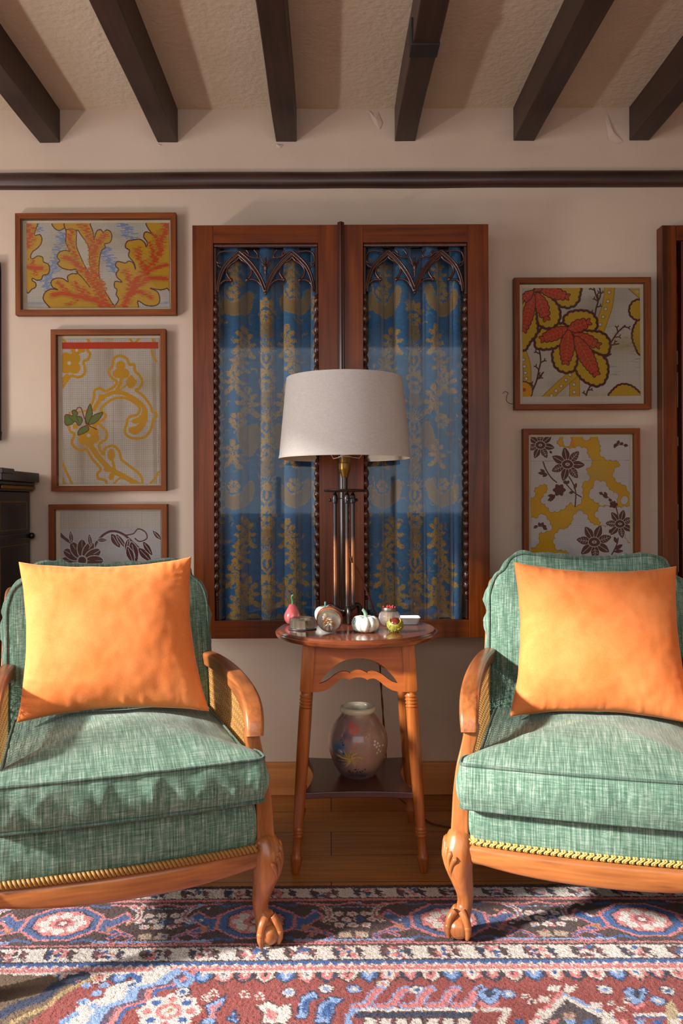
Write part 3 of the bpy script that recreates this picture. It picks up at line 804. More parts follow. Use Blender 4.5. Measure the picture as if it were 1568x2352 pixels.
    def damask(d, lx, lz, yc, side):
        s0 = 0 if side == 0 else 344
        BLU, DK, GO, GD = (38, 98, 142), (28, 70, 100), (172, 136, 66), (134, 110, 70)
        p = Paint(486 + s0, 553, 740 + s0, 1430, 0.75, BLU)
        rr = random.Random(7 + side)
        # moire ground
        r = np.random.default_rng(3); h, w_ = p.X.shape
        nz = r.normal(0, 1, (h // 3 + 2, w_ // 14 + 2)); nz = np.kron(nz, np.ones((3, 14)))[:h, :w_]; p.img += nz[..., None] * np.array([3, 5, 6])
        def sprig(cx, cy, s, fl=1):
            for a, b, rx, ry, an in ((0, 0, 9, 8, 0), (-9, -12, 8, 5, .6), (8, -14, 8, 5, -.6), (0, -24, 6, 8, 0), (-13, 3, 8, 4, .2), (13, 4, 8, 4, -.2), (-5, 14, 5, 9, .4), (6, 16, 5, 9, -.4), (-14, 22, 9, 5, -.5), (12, 26, 9, 5, .5)):
                p.disc((cx + fl * a * s, cy + b * s), rx * s, GO, ry * s, an * fl)
            for a in range(7): p.disc((cx + 4 * s * math.cos(a * .9), cy + 4 * s * math.sin(a * .9)), 1.2 * s, BLU)
        def bloom(cx, cy, s):
            for k in range(6): p.disc((cx + 9 * s * math.cos(k * PI / 3), cy + 9 * s * math.sin(k * PI / 3)), 6 * s, GO)
            for k in range(6): p.stroke([(cx + 4 * s * math.cos(k * PI / 3 + .5), cy + 4 * s * math.sin(k * PI / 3 + .5)), (cx + 12 * s * math.cos(k * PI / 3 + .5), cy + 12 * s * math.sin(k * PI / 3 + .5))], 1.1 * s, BLU, 0)
            p.disc((cx, cy), 2.5 * s, BLU)
        def crescent(cx, cy, s, fl):
            p.scallop([(cx - fl * 28 * s, cy - 8 * s), (cx - fl * 26 * s, cy + 24 * s), (cx, cy + 38 * s), (cx + fl * 28 * s, cy + 22 * s), (cx + fl * 38 * s, cy - 12 * s), (cx + fl * 30 * s, cy - 22 * s), (cx + fl * 16 * s, cy + 4 * s), (cx - fl * 8 * s, cy + 14 * s)], 3 * s, GD, GO, 1.2)
            bloom(cx - fl * 2 * s, cy - 12 * s, 1.05 * s)
            p.stroke([(cx - fl * 26 * s, cy + 20 * s), (cx - fl * 22 * s, cy - 10 * s), (cx - fl * 26 * s, cy - 34 * s)], 2.2 * s, GO, 4)
            p.disc((cx + fl * 4 * s, cy + 7 * s), 11 * s, GO, 3 * s, -.3 * fl)
        def column(cx, y0, y1, s=1.0):
            y = y0; k = 0
            while y < y1:
                kind = k % 5
                if kind == 0:
                    for sg in (-1, 1): p.disc((cx + sg * 9 * s, y), 6 * s, GO, 11, sg * .5); p.disc((cx + sg * 15 * s, y + 12), 5 * s, GO, 8, -sg * .6)
                    p.disc((cx, y - 6), 4 * s, GO, 10)
                elif kind == 1: bloom(cx, y, 1.2 * s); p.disc((cx, y + 18), 11 * s, GD, 5)
                elif kind == 2:
                    p.poly([(cx - 13 * s, y - 12), (cx + 13 * s, y - 12), (cx + 16 * s, y + 6), (cx + 9 * s, y + 18), (cx - 9 * s, y + 18), (cx - 16 * s, y + 6)], GD)
                    for q in range(9): p.disc((cx + rr.uniform(-11, 11) * s, y + rr.uniform(-10, 14)), 2.2, [BLU, GO][q % 2])
                elif kind == 3:
                    for a in np.linspace(-1.2, 1.2, 9): p.stroke([(cx, y + 20), (cx + 22 * s * math.sin(a), y + 20 - 34 * math.cos(a))], 4.2, GO, 0, .5)
                else:
                    for sg in (-1, 1): p.stroke([(cx + sg * 3, y + 16), (cx + sg * 13 * s, y + 4), (cx + sg * 11 * s, y - 12), (cx + sg * 4, y - 16)], 6, GO, 5, .4)
                    p.disc((cx, y), 4, GO, 9)
                y += 32; k += 1
        # panel columns and side crescents repeat down the cloth
        for cx in (612 + s0, 735 + s0, 490 + s0): column(cx, 690, 1432)
        for base in (640, 1092):
            crescent(538 + s0, base + 36, 1.0, 1); crescent(676 + s0, base + 32, 1.0, -1 if side else 1)
            for sx, fl in ((560, 1), (660, -1)):
                sprig(sx + s0, base + 134, 1.15, fl); sprig(sx + s0 - fl * 12, base + 178, 1.0, -fl); sprig(sx + s0 - fl * 22, base + 228, 1.2, fl); sprig(sx + s0 + fl * 6, base + 276, 1.25, -fl); bloom(sx + s0 - fl * 16, base + 322, 1.3)
                p.scallop([(sx + s0 - 12, base + 350), (sx + s0 + fl * 22, base + 330), (sx + s0 + fl * 30, base + 360), (sx + s0 + fl * 6, base + 400)], 4, GD, GO, 1)
        for cx in (540 + s0, 670 + s0): sprig(cx, 610, 1.0); bloom(cx + 4, 640, .9); sprig(cx - 6, 1040, 1.1)
        for cx in (545 + s0, 676 + s0): sprig(cx, 1390, 1.2)
        for _ in range(170):
            a_, b_ = rr.uniform(486, 740) + s0, rr.uniform(560, 1430); l_ = rr.uniform(8, 20); t_ = rr.uniform(0, 6.3)
            p.stroke([(a_, b_), (a_ + l_ * .6 * math.cos(t_), b_ + l_ * .6 * math.sin(t_)), (a_ + l_ * math.cos(t_ + .7), b_ + l_ * math.sin(t_ + .7))], rr.uniform(2, 5), [GD, GO, (66, 124, 160)][_ % 3], 4, .6)
        # fine drawing inside the gold, then weave
        m_ = (np.abs(p.img - np.array(GO)).sum(-1) < 30); nz = r.normal(0, 1, (h // 2 + 2, w_ // 2 + 2)); nz = np.kron(nz, np.ones((2, 2)))[:h, :w_]
        p.img[m_ & (nz > 1.0)] = (84, 96, 92)
        # thread-by-thread raggedness of the woven edges
        ja = r.integers(-2, 3, (h // 2 + 1, w_ // 2 + 1)); jb = r.integers(-2, 3, (h // 2 + 1, w_ // 2 + 1)); ja = np.kron(ja, np.ones((2, 2), int))[:h, :w_]; jb = np.kron(jb, np.ones((2, 2), int))[:h, :w_]
        p.img = p.img[np.clip(np.arange(h)[:, None] + ja, 0, h - 1), np.clip(np.arange(w_)[None] + jb, 0, w_ - 1)]; p.grain(5)
        folds = ([486, 515, 598, 653, 717, 745] if side == 0 else [830, 848, 912, 978, 1041, 1085])
        F_ = np.array(folds, float)
        def fn(PX, PY):
            k = np.clip(np.searchsorted(F_, PX, 'right') - 1, 0, len(F_) - 2)
            sft = (PY - 553) / 870 * 6 * (1 if side == 0 else -.3)
            t = np.clip((PX - F_[k]) / (F_[k + 1] - F_[k]), 0, 1)
            sm = np.clip((t - .40) / .22, 0, 1); dep = .064 * sm * sm * (3 - 2 * sm) * np.clip((1 - t) / .05, 0, 1) + .008 * (np.clip(t, 0, .5) / .45 * 2 - 1) ** 2 * (t < .45)
            gather = 1 + .18 * np.sin(k * 2.1) + .12 * np.sin(PY * .006 + k * 1.7)
            dd = yc - .012 + dep * gather + .002 * np.sin(PY * .012 + k)
            return ((PX + sft * 0 - CX) / F_PX * DF * 1.010 - ox, dd, CAM.z - (PY - CY) / F_PX * DF - oz)
        p.sheet('curtain', fn, M['damask'], d)
    M['damask'] = m_attr('blue_gold_damask', 0.55, 0.3, 0.3, 600, Sheen_Weight=0.3)
    door(0); door(1)
    return root
make_cabinet()
# ------------------------------------------------------------------ framed textile designs
PAPER, OCH, OCH2, RED, BRN, BLUE = (204, 194, 180), (206, 156, 40), (184, 134, 40), (204, 78, 32), (88, 44, 36), (112, 134, 186)
M['paper'] = m_attr('painted_paper', 0.75, None, 0.2)

def art_coral(p):
    p.grid(9.9, 11.6, (120, 110, 104), .22, 1); p.blotch(.35, (150, 130, 110), 12, 3)
    for pts, wd, j, a in (([(390, 265), (350, 390), (320, 480)], 52, 26, .8), ([(270, 520), (300, 600)], 50, 26, .7), ([(640, 355), (680, 420), (715, 480)], 52, 30, .85), ([(770, 195), (820, 285)], 46, 34, .8), ([(235, 190), (240, 230)], 24, 22, .8),
                          ([(160, 690), (280, 690)], 14, 16, .5), ([(930, 705), (1040, 690)], 14, 20, .5)):
        p.stroke(pts, wd, BLUE, 4, 0, j, a)
        p.stroke(pts, wd * .3, (176, 178, 186), 4, 0, j * 1.6, .8)
    left = [(150, 180), (222, 187), (215, 220), (205, 262), (240, 258), (252, 285), (245, 318), (222, 345), (192, 368), (180, 400), (195, 410), (225, 393), (256, 402), (262, 430), (292, 446), (300, 480), (288, 508), (258, 516), (248, 540), (220, 546), (192, 534), (190, 548), (210, 562), (212, 586), (190, 600), (150, 595)]
    hook = [(322, 180), (330, 215), (362, 232), (400, 214), (420, 205), (430, 180)]
    stem = [(720, 730), (716, 716), (692, 690), (662, 638), (630, 590), (613, 520), (611, 465), (618, 400), (630, 358), (652, 342), (648, 320), (682, 308), (694, 272), (684, 240), (660, 230), (640, 246), (624, 228), (600, 236), (586, 272), (580, 292), (574, 240), (558, 200), (545, 180),
            (400, 180), (405, 240), (402, 300), (412, 330), (428, 362), (400, 358), (364, 368), (348, 398), (364, 424), (350, 442), (380, 470), (430, 482), (465, 478), (478, 500), (470, 506), (440, 506), (412, 524), (416, 556), (382, 536), (340, 534), (310, 553), (316, 588), (350, 606), (310, 602), (272, 622), (258, 660), (274, 690), (300, 718), (300, 730)]
    right = [(712, 730), (735, 672), (720, 640), (724, 608), (709, 590), (714, 556), (756, 560), (727, 530), (720, 505), (736, 480), (716, 455), (730, 430), (778, 440), (800, 428), (828, 440), (842, 478), (834, 440), (800, 396), (805, 360), (780, 340), (790, 304), (830, 294), (870, 290), (900, 310), (912, 338), (918, 310), (895, 275), (905, 245), (935, 250), (962, 268), (926, 225), (920, 180), (1065, 180), (1065, 585), (1040, 600), (1000, 610), (936, 600), (980, 622), (995, 668), (984, 700), (950, 712), (904, 706), (856, 680), (850, 730)]
    for s in (left, hook, stem, right): p.poly(s, OCH, 5, BRN, 7)
    p.poly([(475, 228), (500, 262), (540, 320), (553, 372), (551, 430), (568, 514), (530, 470), (496, 400), (470, 330), (470, 270)], PAPER, 5, BRN, 6)
    p.stroke([(465, 490), (510, 535), (555, 592)], 6, BRN); p.stroke([(405, 228), (440, 222), (475, 236)], 6, BRN)
    fl = [([(175, 190), (185, 260), (165, 330)], 34), ([(160, 460), (200, 470), (250, 470)], 30), ([(180, 420), (205, 480), (200, 510)], 18),
          ([(640, 730), (600, 600), (582, 480), (578, 400), (600, 320), (645, 265)], 34), ([(592, 590), (540, 520), (480, 450), (430, 415), (385, 400)], 26), ([(440, 235), (432, 320), (460, 410), (520, 500)], 24), ([(500, 195), (545, 250), (560, 310), (575, 380)], 26),
          ([(690, 720), (600, 680), (480, 650), (390, 630), (320, 640)], 30), ([(540, 660), (480, 600), (450, 560)], 20), ([(430, 640), (385, 590), (350, 560)], 18), ([(470, 650), (440, 690), (400, 700)], 16), ([(600, 690), (540, 640), (500, 590)], 18), ([(640, 690), (640, 640), (620, 560)], 30),
          ([(770, 720), (820, 600), (900, 500), (970, 400), (1020, 250), (1040, 180)], 40), ([(826, 600), (800, 530), (775, 490)], 24), ([(905, 495), (880, 420), (850, 350)], 26), ([(960, 420), (950, 350), (945, 310)], 22), ([(830, 610), (920, 540), (1045, 540)], 28), ([(800, 640), (870, 620), (940, 660)], 24), ([(920, 490), (1000, 460), (1050, 450)], 22), ([(1000, 330), (970, 260)], 24)]
    for pts, wd in fl: p.stroke(pts, wd * 1.6, (186, 126, 44), 5, 0, 20, .7)
    for pts, wd in fl: p.stroke(pts, wd * .8, RED, 5, 0, 22)
    p.blotch(.25, (170, 140, 60), 10, 8)

def art_scroll(p):
    p.grid(13.5, 13.5, (104, 92, 88), .30, 1); p.blotch(.4, (150, 128, 108), 14, 3, (.02, .06), (.1, .4)); p.stroke([(960, 900), (965, 1840)], 24, (160, 140, 120), 0, a=.5)
    p.stroke([(702, 980), (702, 1835)], 2, (120, 90, 80), 0); p.stroke([(380, 1440), (995, 1440)], 2, (150, 110, 100), 0)
    C = (204, 148, 28)
    def rib(pts, w=17): p.stroke(pts, w, C, 6)
    rib([(548, 1370), (580, 1292), (585, 1245), (620, 1230), (652, 1248), (702, 1225), (726, 1190), (690, 1160), (675, 1122), (700, 1086), (706, 1045), (745, 1025), (790, 1045), (804, 1080), (836, 1082), (840, 1120), (868, 1150), (886, 1190), (870, 1230), (846, 1243), (892, 1280), (936, 1340), (950, 1380), (970, 1386), (973, 1410), (955, 1430), (940, 1490), (905, 1535), (850, 1550), (795, 1535), (774, 1500), (785, 1462), (790, 1430), (812, 1408), (850, 1400), (868, 1370), (860, 1342), (800, 1300), (740, 1290), (680, 1310), (625, 1362), (652, 1400), (636, 1430), (598, 1444)])
    p.stroke([(580, 1365), (622, 1300), (690, 1262), (760, 1260), (840, 1300), (895, 1345)], 26, C, 6)
    p.poly([(845, 1300), (905, 1345), (922, 1400), (902, 1470), (852, 1522), (805, 1512), (800, 1482), (842, 1470), (878, 1436), (895, 1390), (880, 1345)], C, 4)
    p.poly([(868, 1322), (885, 1365), (868, 1408), (820, 1430), (822, 1450), (862, 1452), (896, 1418), (902, 1370)], C, 4)
    for c in ((750, 1088), (732, 1138), (776, 1138)): p.disc(c, 30, C)
    p.stroke([(755, 1160), (748, 1200), (722, 1250)], 22, C); p.poly([(785, 1190), (800, 1158), (822, 1150), (838, 1172), (852, 1188), (842, 1212), (818, 1234), (795, 1222)], C, 4); p.stroke([(800, 1200), (740, 1245)], 10, C)
    p.disc((628, 1290), 22, C)
    for c in ((405, 1040), (458, 1042), (405, 1098), (458, 1100)): p.disc(c, 38, C)
    p.disc((470, 985), 34, C); p.disc((510, 990), 16, C); p.disc((425, 1070), 12, PAPER); p.disc((472, 990), 10, PAPER)
    rib([(375, 1235), (412, 1180), (440, 1150), (480, 1160), (515, 1145), (526, 1110), (515, 1062), (545, 1046), (556, 1010), (540, 988), (556, 950), (540, 915)]); p.stroke([(375, 1190), (410, 1150)], 26, C, 0)
    for a, b in (((660, 915), (700, 915)), ((805, 915), (830, 945)), ((870, 915), (840, 945)), ((950, 915), (960, 940)), ((380, 915), (400, 935))): p.stroke([a, b], 14, C, 0)
    rib([(945, 985), (952, 1020), (976, 1060)], 13); rib([(385, 1712), (410, 1770), (440, 1835)], 15); p.poly([(382, 1790), (405, 1835), (382, 1838)], C); rib([(986, 1760), (965, 1800), (935, 1832)], 14)
    rib([(428, 1388), (412, 1440), (430, 1500), (456, 1520), (440, 1570), (460, 1605), (500, 1622), (530, 1608)]); rib([(445, 1385), (480, 1380), (540, 1372)], 12)
    for k in range(6): p.disc((545 + 42 * math.cos(k * PI / 3 + .4), 1530 + 40 * math.sin(k * PI / 3 + .4)), 32, C)
    p.disc((545, 1528), 40, C); p.disc((545, 1528), 12, PAPER); p.disc((462, 1470), 18, C); p.disc((585, 1465), 16, C)
    rib([(598, 1445), (636, 1478), (660, 1510), (655, 1552), (626, 1570), (610, 1600), (638, 1648), (650, 1610), (700, 1594), (738, 1630), (752, 1680), (800, 1720), (852, 1760), (880, 1798), (882, 1840)])
    rib([(530, 1608), (570, 1678), (620, 1738), (600, 1770), (606, 1800), (650, 1812), (660, 1840)])
    p.stroke([(562, 1600), (612, 1670), (680, 1740), (760, 1785), (860, 1842)], 34, C); p.disc((688, 1650), 24, C, 38); p.disc((672, 1742), 34, C, 20); p.disc((690, 1786), 18, C, 26, .4); p.stroke([(690, 1660), (710, 1750)], 18, C, 0)
    rib([(700, 1840), (742, 1800), (790, 1810), (830, 1840)], 14)
    D = (104, 40, 34); GR = (104, 120, 58)
    for s in ([(395, 1430), (402, 1395), (446, 1402), (440, 1375), (462, 1368), (478, 1390), (470, 1405), (500, 1412), (505, 1440), (484, 1466), (462, 1440), (438, 1458), (402, 1462)], [(525, 1445), (530, 1392), (555, 1330), (570, 1385), (560, 1420), (540, 1458)], [(545, 1455), (572, 1405), (634, 1382), (616, 1422), (580, 1452)], [(478, 1524), (490, 1485), (535, 1465), (546, 1492), (520, 1512)]):
        p.poly(s, GR, 4, D, 5)
    p.stroke([(465, 1372), (480, 1352), (500, 1358), (520, 1420), (545, 1462), (580, 1482), (596, 1490)], 6, D); p.stroke([(420, 1410), (450, 1440)], 4, (70, 84, 44)); p.stroke([(470, 1410), (485, 1448)], 4, (70, 84, 44))
    p.poly([(370, 940), (990, 940), (990, 981), (370, 981)], (196, 62, 28)); p.blotch(.2, (150, 120, 60), 8, 9)
    for k in range(14): p.stroke([(986 + (k % 3) * 2, 1524 + k * 13), (984, 1531 + k * 13)], 2.5, (110, 96, 90), 0)

def art_brown(p):
    p.grid(11, 11, (110, 104, 102), .22, 1); p.poly([(360, 2120), (1010, 2110), (1010, 2700), (360, 2700)], (192, 190, 194), a=.6); p.blotch(.3, (150, 140, 130), 8, 2)
    B, Wt = (92, 50, 44), (206, 202, 200)
    def leaf(a, b, wd, c=B):
        a, b = np.array(a, float), np.array(b, float); n = np.array([-(b - a)[1], (b - a)[0]]); n /= np.hypot(*n); m_ = a + (b - a) * .45
        P = [tuple(a), tuple(m_ + n * wd), tuple(b), tuple(m_ - n * wd)]
        p.poly(P, c, 5, Wt, 4)
        p.stroke([tuple(a + (b - a) * .15), tuple(a + (b - a) * .8)], 3, Wt, 0)
    def petals(c, r, n, a0=0, a1=2 * PI, w_=.30):
        for k in range(n):
            a = a0 + (a1 - a0) * k / max(n - 1, 1); e = (c[0] + r * math.cos(a), c[1] + r * math.sin(a))
            m_ = (c[0] + r * .6 * math.cos(a), c[1] + r * .6 * math.sin(a))
            p.disc(m_, r * .46, Wt, r * w_ * .75 + 5, a); p.disc(m_, r * .42, B, r * w_ * .75, a); p.stroke([c, e], 3, Wt, 0)
            p.stroke([(c[0] + r * .4 * math.cos(a), c[1] + r * .4 * math.sin(a)), m_], 12, B, 0)
    p.stroke([(560, 2330), (580, 2240), (625, 2170), (690, 2134), (760, 2150), (820, 2200), (870, 2250), (930, 2330)], 14, B); p.stroke([(640, 2175), (700, 2145), (760, 2170), (800, 2240)], 4, Wt)
    petals((505, 2320), 130, 7, -PI, 0); p.disc((505, 2320), 34, Wt); p.disc((505, 2320), 26, B)
    p.poly([(370, 2140), (400, 2170), (440, 2200), (452, 2220), (410, 2200), (370, 2170)], B); leaf((440, 2210), (432, 2130), 14); leaf((560, 2230), (550, 2150), 14); leaf((600, 2190), (665, 2190), 14)
    leaf((690, 2150), (745, 2240), 26); leaf((720, 2150), (790, 2250), 16); leaf((800, 2180), (780, 2260), 16); leaf((815, 2200), (850, 2330), 30); leaf((790, 2230), (830, 2340), 24); leaf((860, 2240), (945, 2330), 26); leaf((890, 2200), (950, 2290), 20)
    p.stroke([(780, 2160), (830, 2150), (860, 2120), (905, 2140), (915, 2180), (870, 2200), (840, 2180)], 8, B); leaf((1005, 2190), (950, 2130), 16)

def art_leaves(p):
    p.grid(12, 12, (120, 112, 106), .25, 1); p.blotch(.4, (150, 140, 120), 16, 6)
    Y, D, Rd = (196, 156, 34), (76, 36, 38), (194, 68, 38)
    for k in range(26):
        a = 900 + (k * 37) % 240; b = 500 + (k * 53) % 380; p.stroke([(a, b), (a + 60, b + ((k % 3) - 1) * 12)], 2, (120, 112, 110), 0)
    def band(pts, w_, cs):
        p.stroke(pts, w_ + 8, (120, 92, 40), 6); p.stroke(pts, w_, Y, 6)
        for c in cs: p.disc(c, 15, (110, 84, 60)); p.disc(c, 11, (206, 198, 190))
    band([(925, 180), (905, 330), (872, 430), (828, 560)], 76, [(918, 230), (908, 300), (890, 360), (870, 420), (847, 480), (825, 530)])
    band([(645, 870), (648, 960), (645, 1045)], 74, [(642, 945), (643, 1005)]); band([(680, 830), (575, 918), (500, 985), (420, 1060)], 66, [(612, 870), (580, 910), (543, 957), (503, 993), (467, 1030)])
    band([(230, 650), (275, 790), (278, 940)], 56, [(252, 750), (258, 803), (265, 852), (272, 898)])
    p.scallop([(235, 945), (280, 945), (305, 985), (290, 1035), (235, 1040)], 12, (214, 150, 30), D, 9); p.disc((255, 985), 14, Rd)
    def twig(pts, sd):
        p.stroke(pts, 12, D, 5)
        P = catmull(pts, 5); n = len(P)
        for k in range(2, n, 4):
            t = P[min(k + 1, n - 1)] - P[k - 1]; t /= np.hypot(*t); s_ = 1 if (k // 4) % 2 else -1
            e = P[k] + (t * .7 + s_ * np.array([-t[1], t[0]])) * sd; f_ = e + t * sd * .6; h_ = e + s_ * np.array([-t[1], t[0]]) * sd * .5
            p.stroke([tuple(P[k]), tuple(e)], 10, D, 0); p.stroke([tuple(e), tuple(f_)], 9, D, 0); p.stroke([tuple(e), tuple(h_)], 9, D, 0)
    twig([(805, 430), (815, 360), (830, 300), (815, 250), (800, 195)], 26); twig([(830, 300), (850, 255), (845, 195)], 18); twig([(905, 660), (950, 590), (985, 540), (1040, 490)], 30); twig([(930, 640), (990, 630)], 20); twig([(860, 750), (930, 710)], 20)
    twig([(320, 990), (350, 920), (370, 830), (385, 760), (375, 680)], 28); twig([(360, 900), (405, 850)], 18); twig([(735, 1045), (745, 1000), (770, 955)], 22)
    lw = 19
    for lobe in ([(600, 510), (585, 445), (622, 405), (690, 395), (758, 405), (796, 445), (796, 505), (760, 540), (680, 545)], [(650, 555), (770, 555), (850, 565), (896, 612), (896, 675), (870, 700), (800, 695), (700, 640)],
                 [(650, 625), (780, 710), (860, 750), (885, 820), (866, 905), (820, 935), (735, 900), (680, 830), (660, 740)], [(600, 560), (645, 700), (630, 810), (570, 828), (515, 790), (498, 710), (520, 650), (565, 580)], [(590, 520), (520, 490), (420, 520), (372, 572), (362, 635), (420, 648), (505, 630), (560, 570)],
                 [(370, 190), (650, 190), (668, 245), (650, 300), (600, 325), (540, 310), (450, 262)], [(345, 255), (430, 275), (500, 340), (512, 425), (475, 478), (412, 478), (355, 415)], [(236, 330), (310, 262), (332, 450), (338, 530), (292, 590), (236, 645)]):
        p.scallop(lobe, 24, Y, D, lw, 1.5, inset=6)
    for lobe in ([(1170, 310), (1110, 320), (1090, 370), (1108, 415), (1170, 430)], [(1170, 465), (1125, 500), (1112, 580), (1135, 650), (1170, 700)], [(930, 1060), (965, 990), (1020, 960), (1095, 980), (1150, 1060)]): p.scallop(lobe, 18, Y, D, 15, inset=6)
    p.poly([(1070, 205), (1160, 205), (1160, 285)], Y, line=D, lw=4); p.disc((1135, 228), 12, (190, 180, 160))
    def leaflet(a, b, w_):
        a, b = np.array(a, float), np.array(b, float); t = (b - a) / np.hypot(*(b - a)); n = np.array([-t[1], t[0]]); ln = np.hypot(*(b - a)); m_ = max(int(ln / 32), 3); an = math.atan2(t[1], t[0])
        for ps, c in ((7, D), (0, Rd)):
            for k in range(m_ + 1):
                f_ = k / m_; ww = w_ * math.sin(PI * (.12 + .76 * f_))
                for s_ in (-1, 1):
                    c0 = a + t * ln * f_ + n * s_ * ww * .5; p.disc(tuple(c0), 22 + ps, c, ww * .42 + ps, an + s_ * .6)
            p.stroke([tuple(a), tuple(b)], w_ * .5 + ps, c, 0)
        p.stroke([tuple(a), tuple(a + t * ln * .9)], 3, (214, 120, 80), 0)
        for k in range(1, m_ + 1):
            c0 = a + t * ln * k / (m_ + .5)
            for s_ in (-1, 1): p.stroke([tuple(c0), tuple(c0 + (t * .5 + n * s_) * w_ * .55)], 3, D, 0)
    for a, b, w_ in (((585, 515), (400, 590), 52), ((612, 515), (755, 462), 52), ((602, 545), (578, 770), 62), ((660, 560), (830, 640), 46), ((665, 590), (812, 860), 64), ((390, 205), (590, 262), 46), ((365, 250), (428, 430), 56), ((325, 260), (255, 520), 46), ((320, 225), (243, 290), 34), ((350, 210), (380, 190), 20)): leaflet(a, b, w_)
    p.poly([(240, 1038), (1160, 1036), (1160, 1090), (240, 1090)], (214, 200, 190)); p.blotch(.22, (150, 130, 60), 8, 4)

def art_clouds(p):
    Y, B, Wt, ED = (216, 160, 20), (92, 52, 46), (206, 199, 194), (176, 128, 30)
    p.img[:] = Y; p.blotch(.5, (226, 176, 40), 20, 2); p.stroke([(620, 1350), (640, 1420)], 30, (226, 140, 30)); p.stroke([(700, 1620), (740, 1560)], 26, (222, 140, 34)); p.disc((1060, 2180), 30, (228, 140, 30))
    for c in ([(290, 1340), (520, 1340), (512, 1395), (545, 1425), (615, 1440), (690, 1425), (742, 1445), (758, 1500), (790, 1540), (785, 1585), (738, 1600), (765, 1650), (760, 1690), (712, 1710), (715, 1780), (715, 1812), (695, 1868), (648, 1895), (618, 1860), (585, 1900), (530, 1930), (470, 1940), (432, 1898), (390, 1860), (390, 1812), (432, 1778), (430, 1722), (382, 1730), (320, 1768), (290, 1775)],
              [(560, 1365), (600, 1340), (625, 1375), (612, 1415), (575, 1420)], [(725, 1335), (765, 1335), (755, 1365), (730, 1362)],
              [(845, 1340), (852, 1430), (842, 1480), (872, 1518), (922, 1540), (985, 1542), (1000, 1585), (960, 1595), (945, 1650), (958, 1690), (1000, 1716), (1050, 1738), (1100, 1755), (1100, 1340)],
              [(765, 1825), (750, 1782), (795, 1745), (795, 1702), (850, 1688), (900, 1715), (918, 1762), (960, 1775), (985, 1805), (985, 1850), (960, 1880), (860, 1890), (800, 1855)], [(1010, 1850), (1030, 1815), (1060, 1825), (1060, 1860), (1030, 1880)],
              [(805, 1960), (825, 1912), (870, 1890), (1000, 1900), (1100, 1905), (1100, 2150), (1000, 2200), (870, 2080), (835, 2000)],
              [(625, 2010), (645, 1945), (690, 1925), (738, 1950), (768, 2010), (832, 2040), (1000, 2060), (1050, 2150), (1100, 2240), (1100, 2460), (665, 2460), (600, 2255), (525, 2238), (485, 2200), (485, 2142), (515, 2075), (582, 2062)],
              [(300, 1995), (360, 1985), (372, 1950), (418, 1955), (438, 1992), (472, 2025), (465, 2075), (420, 2095), (372, 2100), (375, 2165), (348, 2188), (300, 2190)], [(420, 2300), (460, 2270), (490, 2300), (470, 2400)]):
        p.scallop(c, 26, Wt, ED, 5, 1.7, inset=25)
    p.grid(15, 15, (140, 130, 128), .20, 1); p.stroke([(300, 1540), (1090, 1535)], 2.5, (150, 120, 110), 0); p.blotch(.25, (160, 150, 140), 10, 5)
    p.poly([(310, 1350), (440, 1350), (440, 1420), (310, 1430)], (170, 164, 160), a=.35)
    def flower(c, r, n=7, a0=.3, rad=None):
        for k in range(n):
            a = a0 + 2 * PI * k / n; ca, sa = math.cos(a), math.sin(a); q = lambda u, v: (c[0] + r * (u * ca - v * sa), c[1] + r * (u * sa + v * ca))
            p.poly([q(.15, 0), q(.4, .2), q(.72, .24), q(1.08, 0), q(.72, -.24), q(.4, -.2)], B, 4, Wt, 3)
            p.stroke([q(.3, 0), q(.95, 0)], 3, Wt, 0)
            for s_ in (-1, 1):
                if k % 2: 
                    for u in (.45, .6, .75): p.stroke([q(u, 0), q(u + .1, .16 * s_)], 2, Wt, 0)
        p.scallop([(c[0] + r * .3 * math.cos(k), c[1] + r * .22 * math.sin(k)) for k in range(6)], 8, B, Wt, 4); p.disc(c, r * .14, Wt, r * .09); p.disc(c, r * .08, B, r * .04)
    def leaf(a, b, w_):
        a, b = np.array(a, float), np.array(b, float); n = np.array([-(b - a)[1], (b - a)[0]]); n /= np.hypot(*n); m_ = a + (b - a) * .5
        p.poly([tuple(a), tuple(m_ + n * w_), tuple(b), tuple(m_ - n * w_)], B, 4)
    p.stroke([(405, 1545), (430, 1610), (470, 1670), (510, 1705)], 10, B); leaf((430, 1635), (365, 1632), 14); leaf((420, 1620), (380, 1605), 10); leaf((440, 1640), (400, 1660), 12)
    p.stroke([(605, 1660), (640, 1720), (658, 1790), (652, 1895)], 10, B); p.stroke([(585, 1720), (640, 1780), (700, 1820)], 9, B); leaf((585, 1720), (565, 1685), 14); leaf((590, 1720), (605, 1690), 12); leaf((645, 1760), (665, 1710), 12); leaf((640, 1785), (605, 1785), 12)
    for k in range(6): leaf((530, 1765), (530 + 52 * math.cos(k * 1.05), 1765 + 52 * math.sin(k * 1.05)), 20)
    leaf((500, 1800), (440, 1850), 14); leaf((490, 1805), (440, 1810), 12); leaf((500, 1810), (455, 1855), 10); leaf((475, 1480), (455, 1460), 10)
    flower((385, 1415), 105, 7, .2); flower((595, 1565), 125, 7, -1.75); flower((800, 2170), 130, 7, -1.2); flower((1000, 2030), 105, 7, -1.3)
    p.stroke([(985, 2140), (975, 2190), (940, 2260), (900, 2320)], 10, B); leaf((975, 2180), (955, 2130), 14); leaf((960, 2230), (1020, 2190), 16); leaf((950, 2245), (1025, 2240), 14); p.stroke([(810, 2300), (800, 2420)], 12, B); p.stroke([(965, 1880), (985, 1960)], 9, B)
    for k in range(5): leaf((950, 1880), (950 + 36 * math.cos(k * 1.26), 1880 + 30 * math.sin(k * 1.26)), 14)
